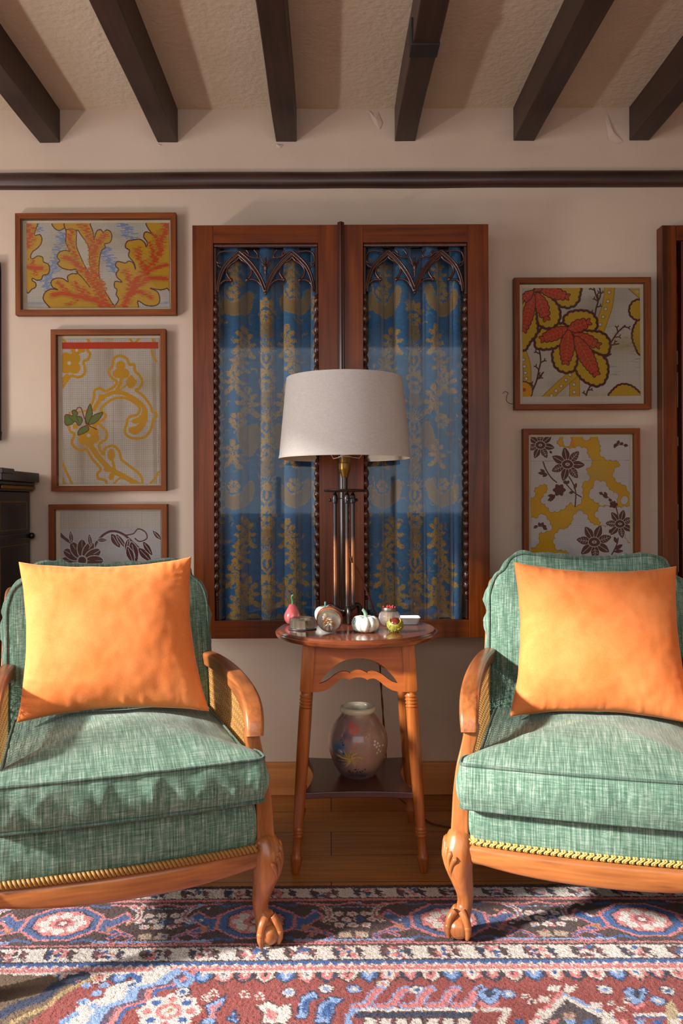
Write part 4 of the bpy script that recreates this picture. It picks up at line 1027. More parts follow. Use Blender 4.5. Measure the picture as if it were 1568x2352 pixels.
    for a, b in (((840, 1785), (870, 1800)), ((865, 1800), (905, 1830)), ((880, 1780), (900, 1820)), ((910, 1840), (940, 1850)), ((330, 2060), (360, 2040)), ((380, 2050), (370, 2015)), ((390, 2045), (405, 2015)), ((395, 2050), (430, 2045)), ((400, 2055), (435, 2070)),
                 ((960, 1440), (970, 1405)), ((985, 1420), (960, 1410)), ((985, 1415), (995, 1380)), ((1000, 1415), (1030, 1400)), ((1030, 1420), (1065, 1420)), ((915, 2100), (935, 2070))): leaf(a, b, 13)
    p.stroke([(330, 2060), (380, 2045), (430, 2070)], 5, B); p.stroke([(960, 1440), (1000, 1415), (1065, 1425)], 5, B); p.stroke([(840, 1785), (900, 1815), (945, 1860)], 6, B)

def picture(label, outer, rect, zoom, painter, group='framed textile designs', tilt=0.0, step=2.0):
    """outer: frame edges in photo px; rect: the sheet in enlargement units; zoom: (ox, oy, factor) of the enlargement"""
    d = 2.918; zx, zy, zf = zoom
    x0, y0, x1, y1 = outer
    c = at((x0 + x1) / 2, (y0 + y1) / 2, d)
    W_, H_ = (x1 - x0) / F_PX * d, (y1 - y0) / F_PX * d
    r = thing('framed_picture', label, 'picture', (c.x, 0, c.z), 0, group); r.rotation_euler = (0, tilt, 0)
    f_ = .0195; a, b = W_ / 2, H_ / 2
    g = G()
    for s in (-1, 1):
        for P in ([(s * a, b), (s * a, -b), (s * (a - f_), -b + f_), (s * (a - f_), b - f_)],):
            g.add([(x, -.034, z) for x, z in P] + [(x, -.004, z) for x, z in P], [(0, 1, 2, 3), (4, 7, 6, 5), (0, 4, 5, 1), (1, 5, 6, 2), (2, 6, 7, 3), (3, 7, 4, 0)], 1)
        P = [(-a, s * b), (a, s * b), (a - f_, s * (b - f_)), (-a + f_, s * (b - f_))]
        g.add([(x, -.034, z) for x, z in P] + [(x, -.004, z) for x, z in P], [(0, 1, 2, 3), (4, 7, 6, 5), (0, 4, 5, 1), (1, 5, 6, 2), (2, 6, 7, 3), (3, 7, 4, 0)], 0)
    g.build('frame', [M['picture_frame'], M['picture_frame_z']], r, smooth=0, bevel=.0012)
    g = G(); g.box(-a + f_ * .8, a - f_ * .8, -.010, -.004, -b + f_ * .8, b - f_ * .8); g.build('mount', M['mat'], r, smooth=0)
    p = Paint(rect[0], rect[1], rect[2], rect[3], step, PAPER); painter(p); p.grain(5)
    p.img = p.img * .97
    def fn(X, Y):
        px, py = zx + X / zf, zy + Y / zf
        wx = .0006 * np.sin(Y * .02) * ((X <= X.min()) | (X >= X.max()))
        return ((px - (x0 + x1) / 2) / F_PX * d + wx, -.0122 - .0012 * np.abs(np.sin(X * .006)) * np.sin(Y * .004) ** 2, -(py - (y0 + y1) / 2) / F_PX * d)
    p.sheet('printed_sheet', fn, M['paper'], r)
    g = G(); g.box(-a + f_ * .9, a - f_ * .9, -.0295, -.0280, -b + f_ * .9, b - f_ * .9); g.build('glass_pane', M['picture_pane'], r, smooth=0)
    return r
M['picture_frame_z'] = m_wood('oak_picture_frame_upright', L(88, 42, 10), L(140, 74, 26), 'Z', 0.5, 0.0, 1.2, 0.6, .25)
ZA, ZB = (0, 440, 2.734), (1130, 600, 3.3607)
picture('wide framed picture of orange coral-like leaves and blue streaks, top left on the wall', (35, 489, 404, 723), (155, 187, 1055, 722), ZA, art_coral)
picture('tall framed picture of yellow scrolls and a green sprig under a red strip', (117, 756, 381, 1128), (380, 916, 994, 1834), ZA, art_scroll)
picture('framed picture of brown flowers and curling leaves, half hidden by the left orange pillow', (112, 1158, 384, 1440), (367, 2006, 1003, 2660), ZA, art_brown)
P4 = picture('squarish framed picture of yellow leaves with red centres and dotted ribbons', (1181, 637, 1495, 940), (243, 195, 1158, 1085), ZB, art_leaves)
picture('framed picture of brown blossoms on white clouds over yellow, above the right armchair', (1202, 984, 1470, 1372), (308, 1352, 1078, 2480), ZB, art_clouds)
g = G(); v0 = P4.location; g.tube([tuple(at(a, b, 2.945) - v0) for a, b in catmull([(1184, 926), (1172, 927), (1163, 920), (1164, 908), (1167, 903), (1160, 899), (1154, 904)], 6)], .0008, 5); g.build('hanging_wire', m_plain('picture_wire', L(60, 48, 42), .6), P4, smooth=180)
# ------------------------------------------------------------------ cane-sided armchairs
def fnoise(x, y, z): return mnoise.noise(Vector((x, y, z)))

def resample(P, n, closed=True):
    P = np.asarray(P, float)
    Q = np.vstack([P, P[:1]]) if closed else P
    d = np.r_[0, np.cumsum(np.hypot(*np.diff(Q, axis=0).T))]
    s = np.linspace(0, d[-1], n + (0 if closed else 0), endpoint=not closed)
    return np.stack([np.interp(s, d, Q[:, 0]), np.interp(s, d, Q[:, 1])], -1)

def soft_pad(name, outline, z0, z1, crown, under, mat, parent, wr=0.004, seed=0, n=260, bulge=.010, rows=14, Mx=None, power=2.4, rad=.012, rings=22):
    """boxed cushion: closed 2-D outline, flat seams at z0 and z1, puffed faces"""
    O = resample(outline, n); c = O.mean(0)
    tang = np.roll(O, -1, 0) - np.roll(O, 1, 0); tang /= np.hypot(*tang.T)[:, None]; nor = np.stack([tang[:, 1], -tang[:, 0]], -1)
    if ((O - c) * nor).sum() < 0: nor = -nor
    arc = np.r_[0, np.cumsum(np.hypot(*np.diff(np.vstack([O, O[:1]]), axis=0).T))][:-1]
    vs = []; fs = []
    def face(zb, cr, sgn):
        start = len(vs)
        for i in range(rings):
            r = 1 - i / rings
            for k in range(n):
                p = c + (O[k] - c) * r
                h = cr * (1 - r ** power) + (.005 * (1 - r) ** .3 if i else 0)
                w_ = wr * (fnoise(p[0] * 7 + seed, p[1] * 7, seed) * 1.6 + fnoise(p[0] * 22, p[1] * 9 + seed, sgn) * .5) * min(1, (1 - r) * 6)
                ed = wr * 1.2 * fnoise(arc[k] * 22 + seed, r * 2, 5) * math.exp(-((1 - r) / .10) ** 2) if i else 0
                vs.append((p[0], p[1], zb + sgn * (h + w_ + ed)))
        vs.append((c[0], c[1], zb + sgn * (cr + .005)))
        for i in range(rings - 1):
            for k in range(n):
                q = (start + i * n + k, start + i * n + (k + 1) % n, start + (i + 1) * n + (k + 1) % n, start + (i + 1) * n + k)
                fs.append(q if sgn > 0 else q[::-1])
        for k in range(n):
            q = (start + (rings - 1) * n + k, start + (rings - 1) * n + (k + 1) % n, len(vs) - 1); fs.append(q if sgn > 0 else q[::-1])
        return start
    t = face(z1, crown, 1); b = face(z0, under, -1)
    prev = b
    for j in range(1, rows):
        u = j / rows; st = len(vs)
        for k in range(n):
            w_ = wr * 2.6 * (fnoise(arc[k] * 24 + u * 1.4 + seed, u * 1.5, seed + 3)) * math.sin(PI * u) ** .6
            w_ += wr * 1.6 * max(0, fnoise(arc[k] * 46 - u * 2.2, u * 2, seed + 9)) * math.sin(PI * u)
            o = bulge * math.sin(PI * u) ** .8 + w_
            p = O[k] + nor[k] * o
            vs.append((p[0], p[1], z0 + (z1 - z0) * u))
        for k in range(n): fs.append((prev + k, prev + (k + 1) % n, st + (k + 1) % n, st + k))
        prev = st
    for k in range(n): fs.append((prev + k, prev + (k + 1) % n, t + (k + 1) % n, t + k))
    g = G(); g.add([Mx @ Vector(v) for v in vs] if Mx else vs, fs)
    o = g.build(name, mat, parent, smooth=180)
    for z_ in (z0, z1):
        g = G(); P = [Vector((O[k][0] + nor[k][0] * .002, O[k][1] + nor[k][1] * .002, z_)) for k in range(n)]
        g.tube([Mx @ p for p in P] if Mx else P, .0042, 6, closed=True)
        g.build('piping', M['piping'], o, smooth=180)
    return o

def smooth_poly(P, r=.03, n=5):
    """round the corners of a polygon"""
    out = []; P = [Vector(p) for p in P]; m = len(P)
    for i in range(m):
        a, b, c = P[i - 1], P[i], P[(i + 1) % m]
        ra = min(r, (a - b).length * .45, (c - b).length * .45)
        s, e = b + (a - b).normalized() * ra, b + (c - b).normalized() * ra
        for k in range(n + 1):
            t = k / n; q = s * (1 - t) ** 2 + b * 2 * t * (1 - t) + e * t * t; out.append((q.x, q.y))
    return out

def armchair(label, loc, rz, trim, seed):
    root = thing('armchair', label, 'armchair', loc, rz, 'green cane-sided armchairs')
    HX = .315                                                        # half distance between the front legs
    for s in (-1, 1):
        # front leg: cabriole with ball-and-claw foot
        g = G()
        P = [(s * HX, .022, .240), (s * (HX + .003), .014, .225), (s * (HX + .006), .005, .198), (s * (HX + .004), .002, .170), (s * (HX - .003), .006, .135), (s * (HX - .009), .012, .100), (s * (HX - .008), .012, .072), (s * (HX - .001), .004, .050), (s * (HX + .003), -.004, .034)]
        rr = [.030, .0345, .0365, .0335, .0265, .0205, .0185, .0225, .0250]
        C = catmull([p + (r,) for p, r in zip(P, rr)], 6)
        g.tube([c[:3] for c in C], [c[3] for c in C], 18, up=(0, 1, 0))
        leg = g.build('leg', M['walnut'], root, smooth=60)
        g = G(); bx, by = s * (HX + .004), -.010
        g.ball((bx, by, .0270), (.0285, .0285, .0270), 24, 16); g.build('ball_foot', M['walnut'], leg, smooth=180)
        g = G()
        for a in (-PI / 2 - .95, -PI / 2 + .95, PI / 2 - .5, PI / 2 + .6):
            ca, sa = math.cos(a), math.sin(a)
            Q = [(bx + .010 * ca, by + .010 * sa, .068), (bx + .021 * ca, by + .021 * sa, .056), (bx + .0275 * ca, by + .0275 * sa, .040), (bx + .0290 * ca, by + .0290 * sa, .022), (bx + .0255 * ca, by + .0255 * sa, .006)]
            C = catmull([q + (r,) for q, r in zip(Q, (.0100, .0100, .0088, .0082, .0045))], 5)
            g.tube([c[:3] for c in C], [c[3] for c in C], 10, up=(-sa, ca, 0))
            g.ball((bx + .0288 * ca, by + .0288 * sa, .034), .0096, 10, 8)
        g.build('claw', M['walnut'], leg, smooth=180)
        # shell carved on the knee
        g = G()
        for k in range(5):
            u = k / 4
            def onknee(az, z):
                zz_ = [.100, .135, .170, .198, .225, .240]; ip = lambda v: float(np.interp(z, zz_, v))
                r_ = ip([.0205, .0265, .0335, .0365, .0345, .030]); cx_ = HX + ip([-.009, -.003, .004, .006, .003, 0]); cy_ = ip([.012, .006, .002, .005, .014, .022])
                return (s * (cx_ + r_ * math.cos(az)), cy_ + r_ * math.sin(az), z)
            az1 = math.radians(0 - 92 * u); zt_ = .232 - .034 * u ** 1.3
            C = [onknee(math.radians(-40) + (az1 - math.radians(-40)) * t ** .8, .140 + (zt_ - .140) * math.sin(t * PI / 2) ** .9) for t in np.linspace(0, 1, 14)]
            g.tube(C, [.0016 + .0070 * (i / 13) ** .8 * (1 if i < 12 else .6) for i in range(14)], 8, up=(0, 1, 0))
        g.build('shell_carving', M['walnut'], leg, smooth=180)
        # arm post rising from the knee
        g = G()
        Q = [(s * (HX + .002), .018, .240, .022), (s * (HX + .001), .022, .29, .0205), (s * (HX - .001), .026, .345, .0195), (s * (HX - .006), .032, .40, .0180), (s * (HX - .014), .036, .44, .0170), (s * (HX - .022), .036, .475, .0175), (s * (HX - .025), .034, .500, .0185)]
        C = catmull(Q, 5)
        g.sweep([c[:3] for c in C], lambda i: rrect(C[i][3], C[i][3] * .95, .005, 3), up=(0, 1, 0)); g.build('arm_post', M['walnut'], root, smooth=40)
        # armrest: broad, scrolled over at the front
        g = G()
        Q = [(s * (HX - .040), .56, .582, .017), (s * (HX - .026), .46, .585, .019), (s * (HX - .018), .34, .583, .021), (s * (HX - .015), .22, .576, .0225), (s * (HX - .015), .12, .563, .0235), (s * (HX - .017), .060, .545, .0235), (s * (HX - .019), .030, .520, .0225), (s * (HX - .021), .020, .488, .0205)]
        C = catmull(Q, 7)
        g.sweep([c[:3] for c in C], lambda i: rrect(C[i][3], .0205, .009, 4), up=(0, -.55, .83)); g.build('armrest', M['walnut_y'], root, smooth=45)
        # lower side rail, cane panel and its frame
        g = G(); C = catmull([(s * (HX - .004), .03, .205), (s * (HX - .01), .30, .205), (s * (HX - .03), .57, .205)], 6)
        g.sweep([tuple(c) for c in C], rrect(.018, .034, .006)); g.build('side_rail', M['walnut_y'], root, smooth=40)
        g = G(); xp = s * (HX - .006)
        def cp(u, v): return (s * (HX - .026 - .012 * u ** 2), .055 + .47 * u, .375 + .190 * v * (1 - .10 * (1 - u) ** 3))
        st = .0010
        def strip(a, b):
            A, B = Vector(cp(*a)), Vector(cp(*b)); t = (B - A).normalized(); sd = Vector((1, 0, 0)).cross(t) * st
            o = Vector((.0007, 0, 0)); g.add([A - sd - o, A + sd - o, B + sd - o, B - sd - o, A - sd + o, A + sd + o, B + sd + o, B - sd + o], [(0, 3, 2, 1), (4, 5, 6, 7), (0, 1, 5, 4), (2, 3, 7, 6), (1, 2, 6, 5), (3, 0, 4, 7)])
        nu, nv = 24, 9
        for k in range(nu + 1):
            for o in (-.0055, .0055): strip((min(max(k / nu + o, 0), 1), 0), (min(max(k / nu + o, 0), 1), 1))
        for k in range(nv + 1):
            v = k / nv
            for o in (-.014, .014):
                for j in range(6): strip((j / 6, min(max(v + o, 0), 1)), ((j + 1) / 6, min(max(v + o, 0), 1)))
        for k in range(-nv, nu + 1):
            for sl in (1, -1):
                a0, a1 = k, k + nv; v0, v1 = 0.0, 1.0
                if a0 < 0: v0 = -a0 / nv; a0 = 0
                if a1 > nu: v1 = 1 - (a1 - nu) / nv; a1 = nu
                if v1 - v0 > .02: strip((a0 / nu, v0 if sl > 0 else 1 - v0), (a1 / nu, v1 if sl > 0 else 1 - v1))
        g.build('cane_panel', M['cane'], root, smooth=0)
        # back leg and stile in one
        g = G(); C = catmull([(s * (HX - .03), .66, .0, .017), (s * (HX - .03), .60, .12, .019), (s * (HX - .03), .575, .26, .021), (s * (HX - .032), .585, .42, .021), (s * (HX - .034), .625, .62, .019), (s * (HX - .038), .668, .77, .017), (s * (HX - .042), .676, .792, .012)], 6)
        g.sweep([c[:3] for c in C], lambda i: rrect(C[i][3], C[i][3], .006), up=(0, 1, 0)); g.build('back_post', M['walnut'], root, smooth=40)
    g = G(); C = [(-HX + .03, .664, .745), (0, .672, .765), (HX - .03, .664, .745)]
    g.sweep([tuple(c) for c in catmull(C, 8)], rrect(.012, .026, .006)); g.build('top_rail', M['walnut_x'], root, smooth=40)
    g = G(); g.box(-HX + .03, HX - .03, .585, .60, .40, .44); g.box(-HX + .03, HX - .03, .56, .595, .17, .235); g.build('back_rail', M['walnut_x'], root, smooth=0, bevel=.004)
    g = G()
    for k in range(30): x = -HX + .05 + k * (2 * HX - .1) / 29; g.tube([(x, .592, .43), (x, .632, .62), (x, .664, .75)], .0012, 4)
    for k in range(16): t = k / 15; g.tube([(-HX + .05, .592 + .072 * t, .43 + .32 * t), (HX - .05, .592 + .072 * t, .43 + .32 * t)], .0012, 4)
    g.build('cane_panel', M['cane'], root, smooth=0)
    # front rail: bowed, dipping in the middle
    g = G(); n = 40; S = []; P = []
    for i in range(n + 1):
        u = -1 + 2 * i / n; k = 1 - u * u
        dip = .014 * max(0, 1 - (abs(u) / .86) ** 2.6) ; P.append((u * (HX - .012), .010 - .026 * k, .226 - (.046 + dip) / 2)); S.append((.046 + dip) / 2)
    g.sweep(P, lambda i: rrect(.022, S[i], .014, 5), up=(0, 0, 1)); g.build('front_rail', M['walnut_x'], root, smooth=50)
    # upholstered seat front under the loose cushion
    def bow(x): return -.020 * (1 - (x / HX) ** 2)
    out = [(x, .004 + bow(x)) for x in np.linspace(-HX + .026, HX - .026, 24)] + [(HX - .026, .10), (HX - .03, .56), (-HX + .03, .56), (-HX + .026, .10)]
    soft_pad('seat_base', smooth_poly(out, .02, 3), .226, .338, .006, 0, M['linen'], root, .0016, seed + 5, bulge=.009, rows=10, rings=8)
    # braid along the rail
    g = G()
    xs = np.linspace(-HX + .024, HX - .024, 520 if trim == 'rope' else 620)
    if trim == 'rope':
        for ph in (0, PI):
            g.tube([(x, -.010 + bow(x) + .0045 * math.cos(x * 330 + ph), .233 + .0055 * math.sin(x * 330 + ph)) for x in xs], .0048, 6)
    else:
        for ph in (0, 2.1): g.tube([(x + .0036 * math.sin(810 * x + 2 * ph), -.011 - .0012 * math.cos(405 * x + ph) + bow(x), .2375 + .0066 * math.sin(405 * x + ph)) for x in np.linspace(-HX + .026, HX - .026, 1200)], .0021, 6)
        g.box(-HX + .024, HX - .024, -.004, -.001, .229, .247)
    g.build('braid_trim', M['rope' if trim == 'rope' else 'gimp'], root, smooth=180)
    # loose seat cushion
    fr = lambda x: -.046 - .012 * (1 - (x / HX) ** 2)
    out = [(x, fr(x)) for x in np.linspace(-HX + .006, HX - (.014 if seed == 1 else .006), 24)] + [(HX - (.014 if seed == 1 else .006), .004), (HX - .046, .055), (HX - .050, .30), (HX - .056, .50), (-HX + .056, .50), (-HX + .050, .30), (-HX + .046, .055), (-HX + .006, .004)]
    soft_pad('seat_cushion', smooth_poly(out, .014, 3), .356 if seed == 1 else .328, .454 if seed == 1 else .430, .050, .004, M['linen'], root, .0034 if seed == 1 else .0024, seed, n=380, bulge=.012, rows=18, rings=40, power=2.0)
    # loose back cushion
    Mb = T(0, .530, .356 if seed == 1 else .368) @ R(math.radians(-13), 'X') @ R(PI / 2, 'X')
    a = HX - .046
    out = [(-a - .004, .03), (-a + .03, 0), (a - .03, 0), (a + .004, .03), (a + .010, .20), (a + .012, .40), (a - .006, .452), (a - .034, .470), (a - .050, .508), (a - .085, .522), (.06, .508), (-.06, .508), (-a + .085, .522), (-a + .050, .508), (-a + .034, .470), (-a + .006, .452), (-a - .012, .40), (-a - .010, .20)]
    soft_pad('back_cushion', smooth_poly(out, .03, 4), -.045, .045, .030, .012, M['linen'], root, .0045, seed + 11, n=300, bulge=.016, rows=14, Mx=Mb, rings=24)
    return root

M['cane'] = m_plain('woven_cane', L(196, 146, 82), 0.5)
M['rope'] = m_plain('gold_rope_braid', L(158, 112, 50), 0.55)
M['gimp'] = m_plain('pale_gold_braid', L(206, 168, 92), 0.55)
CH1 = armchair('green armchair on the left with a twisted gold rope trim along its front rail', (-.455, -1.125, .0135), math.radians(19), 'rope', 1)
CH2 = armchair('green armchair on the right with a scrolled pale gold braid along its front rail', (.616, -1.080, .0135), math.radians(-15), 'gimp', 2)

def pillow(label, chair, x, y, z, lean, turn, roll, w_, h_, seed, shear=0.0, taper=.04):
    """square velvet pillow with pinched corners, placed in its chair's frame"""
    Mc = Matrix.Translation(chair.location) @ R(chair.rotation_euler.z, 'Z')
    Ml = Mc @ T(x, y, z) @ R(turn, 'Z') @ R(-lean, 'X') @ R(roll, 'Y')
    n = 90; g = G(); vs = []; idx = {}
    for sd in (-1, 1):
        for i in range(n + 1):
            for j in range(n + 1):
                if sd == 1 and (i in (0, n) or j in (0, n)): idx[sd, i, j] = idx[-1, i, j]; continue
                u, v = -1 + 2 * i / n, -1 + 2 * j / n
                u = math.sin(u * PI / 2) * .35 + u * .65; v = math.sin(v * PI / 2) * .35 + v * .65
                px = u * (1 - .095 * (1 - v * v) * abs(u) ** 1.5); pz = v * (1 - .110 * (1 - u * u) * abs(v) ** 1.5); px = px * (1 - taper * v) - shear * v
                ex = (.012 * fnoise(v * 3 + seed, u, 3)) * abs(u) ** 3; ez = (.012 * fnoise(u * 3 + seed, v, 8)) * abs(v) ** 3
                t = ((1 - u * u) * (1 - v * v)); th = .088 * max(t, 0) ** .42
                e = (1 - min(1 - abs(u), 1 - abs(v)))
                wr = .0042 * (fnoise(u * 3 + seed, v * 3, sd) + .35 * fnoise(u * 9, v * 7 + seed, sd)) * (.35 + .65 * e) * min(1, t * 8)
                # creases running in from the seams
                wr += .006 * max(0, fnoise(u * 2.2 * (8 if abs(v) > abs(u) else 1.2), v * 2.2 * (8 if abs(u) > abs(v) else 1.2), seed)) * math.exp(-((1 - e) / .16) ** 2) * min(1, t * 14)
                idx[sd, i, j] = len(vs); vs.append(Ml @ Vector(((px + ex) * w_ / 2, sd * (th + wr) * .92, (pz + ez) * h_ / 2 + h_ / 2 - .004)))
    for sd in (-1, 1):
        for i in range(n):
            for j in range(n):
                q = (idx[sd, i, j], idx[sd, i + 1, j], idx[sd, i + 1, j + 1], idx[sd, i, j + 1]); g.f.append(q if sd == -1 else q[::-1]); g.m.append(0)
    c = Ml @ Vector((0, 0, 0))
    g.v = [tuple(v - c) for v in vs]
    o = g.build('throw_pillow', M['velvet'], None, smooth=180, loc=c)
    tag(o, label, 'pillow', 'orange velvet pillows')
    return o, Ml
o, Ml = pillow('orange velvet pillow leaning in the left armchair', CH1, -.024, .285, .500, math.radians(17), math.radians(-10), math.radians(-.9), .470, .418, 3, .055, .03)
g = G(); zp = Ml @ Vector((-.218, 0, .38)); zq = zp - Vector(o.location)
g.box(zq.x - .0025, zq.x + .0025, zq.y - .002, zq.y + .002, zq.z - .012, zq.z + .012); g.build('zip_pull', m_plain('steel_zip', L(190, 190, 195), .25, 1.0), o, bevel=.001)['label'] = 'steel zip pull'
pillow('orange velvet pillow propped in the right armchair', CH2, .028, .290, .470, math.radians(17), math.radians(10), math.radians(1.5), .462, .425, 8)
# ------------------------------------------------------------------ round side table
TX, TY, TH = .081, -.450, .675
tb = thing('side_table', 'round oak side table with splayed turned legs and a dark lower shelf', 'table', (TX, TY, 0))
g = G(); r = .2525
g.lathe([(0, TH - .024), (r - .012, TH - .024), (r - .006, TH - .021), (r - .003, TH - .016), (r - .002, TH - .010), (r - .004, TH - .0075), (r - .009, TH - .0068), (r - .0105, TH - .004), (r - .0135, TH - .0005), (r - .017, TH), (0, TH)], 96)
g.build('table_top', M['table_top'], tb, smooth=30)
Ht, Hf = .143, .184          # half spacing of the legs under the top and at the floor
def leg_at(z): return Ht + (Hf - Ht) * (1 - z / (TH - .024))
for sx in (-1, 1):
    for sy in (-1, 1):
        ztop = TH - .024; zb = .513
        ax = Vector((sx * Ht, sy * Ht, ztop)) - Vector((sx * Hf, sy * Hf, 0)); ln = ax.length; ax.normalize()
        base = Vector((sx * Hf, sy * Hf, 0))
        g = G(); k = zb / ztop
        pts = [base + ax * ln * (k + (1 - k) * t) for t in (0, .05, .5, 1)]
        g.sweep(pts, lambda i: rrect((.0165, .0185, .0185, .0185)[i], (.0165, .0185, .0185, .0185)[i], .0015, 2), up=(0, 1, 0))
        lg = g.build('leg', M['oak'], tb, smooth=35)
        Lt = ln * k
        prof = [(0, 0), (.009, 0), (.0105, .003), (.0165, .040), (.0165, .047), (.0125, .053), (.0128, .100)]
        for j in range(3): z = .102 + j * .009; prof += [(.0135, z), (.0165, z + .002), (.0168, z + .0045), (.0140, z + .008)]
        prof += [(.0140, .132), (.0165, .22), (.0180, .34), (.0178, Lt - .048)]
        for j in range(4): z = Lt - .046 + j * .0095; prof += [(.0150, z), (.0182, z + .002), (.0184, z + .005), (.0155, z + .0085)]
        prof += [(.0150, Lt - .004), (.016, Lt + .002), (0, Lt + .002)]
        g = G(); Q = Vector((0, 0, 1)).rotation_difference(ax).to_matrix().to_4x4()
        g.lathe(prof, 28, Matrix.Translation(base) @ Q); g.build('turned_leg', M['oak'], lg, smooth=40)
# aprons: pierced with an arch above a scalloped bar
def apron(Mx):
    a = .1455; zt, zb = TH - .026, .512
    X = lambda t: (t - 795) / 405 * .1265            # enlargement columns -> local metres
    Zf = lambda t: .6515 - (t - 560) / 440 * .139
    sl = lambda x, z: x * (1 + (leg_at(z) - leg_at(zt)) / .1265)
    outer_up = [(-.126, zt), (.126, zt)]
    low = [(395, 1000), (440, 998), (500, 985), (560, 950), (610, 905), (650, 880), (680, 878), (705, 884), (718, 891), (730, 882), (760, 870), (795, 866)]
    low = low + [(1590 - p, q) for p, q in low[-2::-1]]
    hole_low = [(452, 924), (500, 905), (545, 875), (590, 838), (640, 815), (680, 814), (706, 820), (718, 829), (730, 820), (765, 804), (795, 800)]
    hole_low = hole_low + [(1590 - p, q) for p, q in hole_low[-2::-1]]
    hole_up = [(452, 924), (475, 880), (510, 835), (560, 780), (620, 735), (690, 706), (750, 697), (795, 695)]
    hole_up = hole_up + [(1590 - p, q) for p, q in hole_up[-2::-1]]
    W = lambda P: [(sl(X(p), Zf(q)), Zf(q)) for p, q in P]
    LO, HL, HU = W(low), W(hole_low), W(hole_up)
    OUT = [(sl(-.128, zt), zt)] + [(-sl(.128, z), z) for z in np.linspace(zt, LO[0][1], 5)[1:]] + [tuple(q) for q in catmull(LO, 5)] + [(sl(.128, z), z) for z in np.linspace(LO[-1][1], zt, 5)]
    HO = [tuple(q) for q in catmull(HL, 5)] + [tuple(q) for q in catmull(HU, 5)[::-1][1:-1]]
    from mathutils.geometry import tessellate_polygon
    g = G(); th = .008; A_ = OUT + HO; n = len(A_); n0 = len(OUT)
    tris = tessellate_polygon([[Vector((x, z, 0)) for x, z in OUT], [Vector((x, z, 0)) for x, z in HO]])
    vs = [Mx @ Vector((x, y, z)) for y in (-th, th) for x, z in A_]
    fs = [tuple(t) for t in tris] + [tuple(n + i for i in t[::-1]) for t in tris]
    for b_, m_ in ((0, n0), (n0, n - n0)): fs += [(b_ + i, b_ + (i + 1) % m_, n + b_ + (i + 1) % m_, n + b_ + i) for i in range(m_)]
    g.add(vs, fs)
    return g
for k in range(4):
    tilt = math.atan2(Hf - Ht, TH)
    Mx = R(k * PI / 2, 'Z') @ T(0, -Ht - .004, 0) @ T(0, 0, TH) @ R(-tilt, 'X') @ T(0, 0, -TH)
    apron(Mx).build('apron', M['oak_x'], tb, smooth=0)
# lower shelf with hollowed sides
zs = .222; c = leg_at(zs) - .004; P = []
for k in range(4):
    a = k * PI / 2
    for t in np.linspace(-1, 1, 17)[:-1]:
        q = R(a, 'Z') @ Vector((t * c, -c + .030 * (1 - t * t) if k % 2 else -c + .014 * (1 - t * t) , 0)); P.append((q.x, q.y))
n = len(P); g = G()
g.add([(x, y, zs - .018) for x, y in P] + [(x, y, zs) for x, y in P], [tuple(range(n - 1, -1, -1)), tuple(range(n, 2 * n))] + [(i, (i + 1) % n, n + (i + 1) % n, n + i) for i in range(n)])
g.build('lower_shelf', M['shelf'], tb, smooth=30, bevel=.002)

# ------------------------------------------------------------------ lamp
LX, LY = at(793, 1420, 2.62).x, -.33
lp = thing('table_lamp', 'tall bronze table lamp with three slim rods and an oatmeal linen drum shade', 'lamp', (LX, LY, TH))
h = lambda z: z - TH
r0, r1, z0, z1 = .213, .1875, 1.203, 1.462
g = G(); g.lathe([(r0, h(z0)), (r0 + .0012, h(z0) + .002), (r0 - .0008, h(z0) + .011), (r0 - .0014, h(z0) + .0125), (r1 + .0014, h(z1) - .0125), (r1 + .001, h(z1) - .011), (r1, h(z1)), (r1 - .002, h(z1))], 96, cap=False)
sh = g.build('lamp_shade', M['shade'], lp, smooth=60)
g = G(); g.lathe([(r0 - .0005, h(z0) + .0002), (r0 - .0028, h(z0) + .0002), (r1 - .0028, h(z1) - .0005), (r1 - .002, h(z1))], 96, cap=False); g.build('lining', M['shade_in'], sh, smooth=60)
g = G()
for a in (0.3, 0.3 + 2 * PI / 3, 0.3 + 4 * PI / 3):
    g.tube([(.016 * math.cos(a), .016 * math.sin(a), h(z0) + .006), (.05 * math.cos(a), .05 * math.sin(a), h(z0) + .002), (.06 * math.cos(a), .06 * math.sin(a), h(z0) + .016), ((r0 - .004) * math.cos(a), (r0 - .004) * math.sin(a), h(z0) + .030)], .0016, 6)
g.tube([(.019 * math.cos(a), .019 * math.sin(a), h(z0) + .006) for a in np.linspace(0, 2 * PI, 25)[:-1]], .0016, 6, closed=True)
g.build('shade_carrier', M['white_paint'], sh, smooth=60)
g = G(); g.lathe([(0, 0), (.010, 0), (.0115, .004), (.0125, .010), (.0185, .024), (.0195, .030), (.0195, .046), (.017, .048), (.0165, .070), (0, .070)], 28, T(0, 0, h(1.142))); g.build('lamp_holder', M['brass'], lp, smooth=40)
g = G(); g.ball((0, 0, h(1.25)), (.030, .030, .036), 20, 14); g.lathe([(.014, 0), (.014, .03), (.02, .04)], 18, T(0, 0, h(1.20)), cap=False); g.build('bulb', M['white_paint'], lp, smooth=180)
g = G(); g.lathe([(0, 0), (.0085, 0), (.0085, .045), (0, .045)], 18, T(0, 0, h(1.102))); g.build('stem', M['bronze'], lp, smooth=40)
g = G(); g.lathe([(0, -.002), (.060, -.003), (.0675, -.001), (.0690, .002), (.0675, .005), (.055, .006), (0, .0065)], 48, T(0, 0, h(1.098))); g.build('top_plate', M['bronze'], lp, smooth=40)
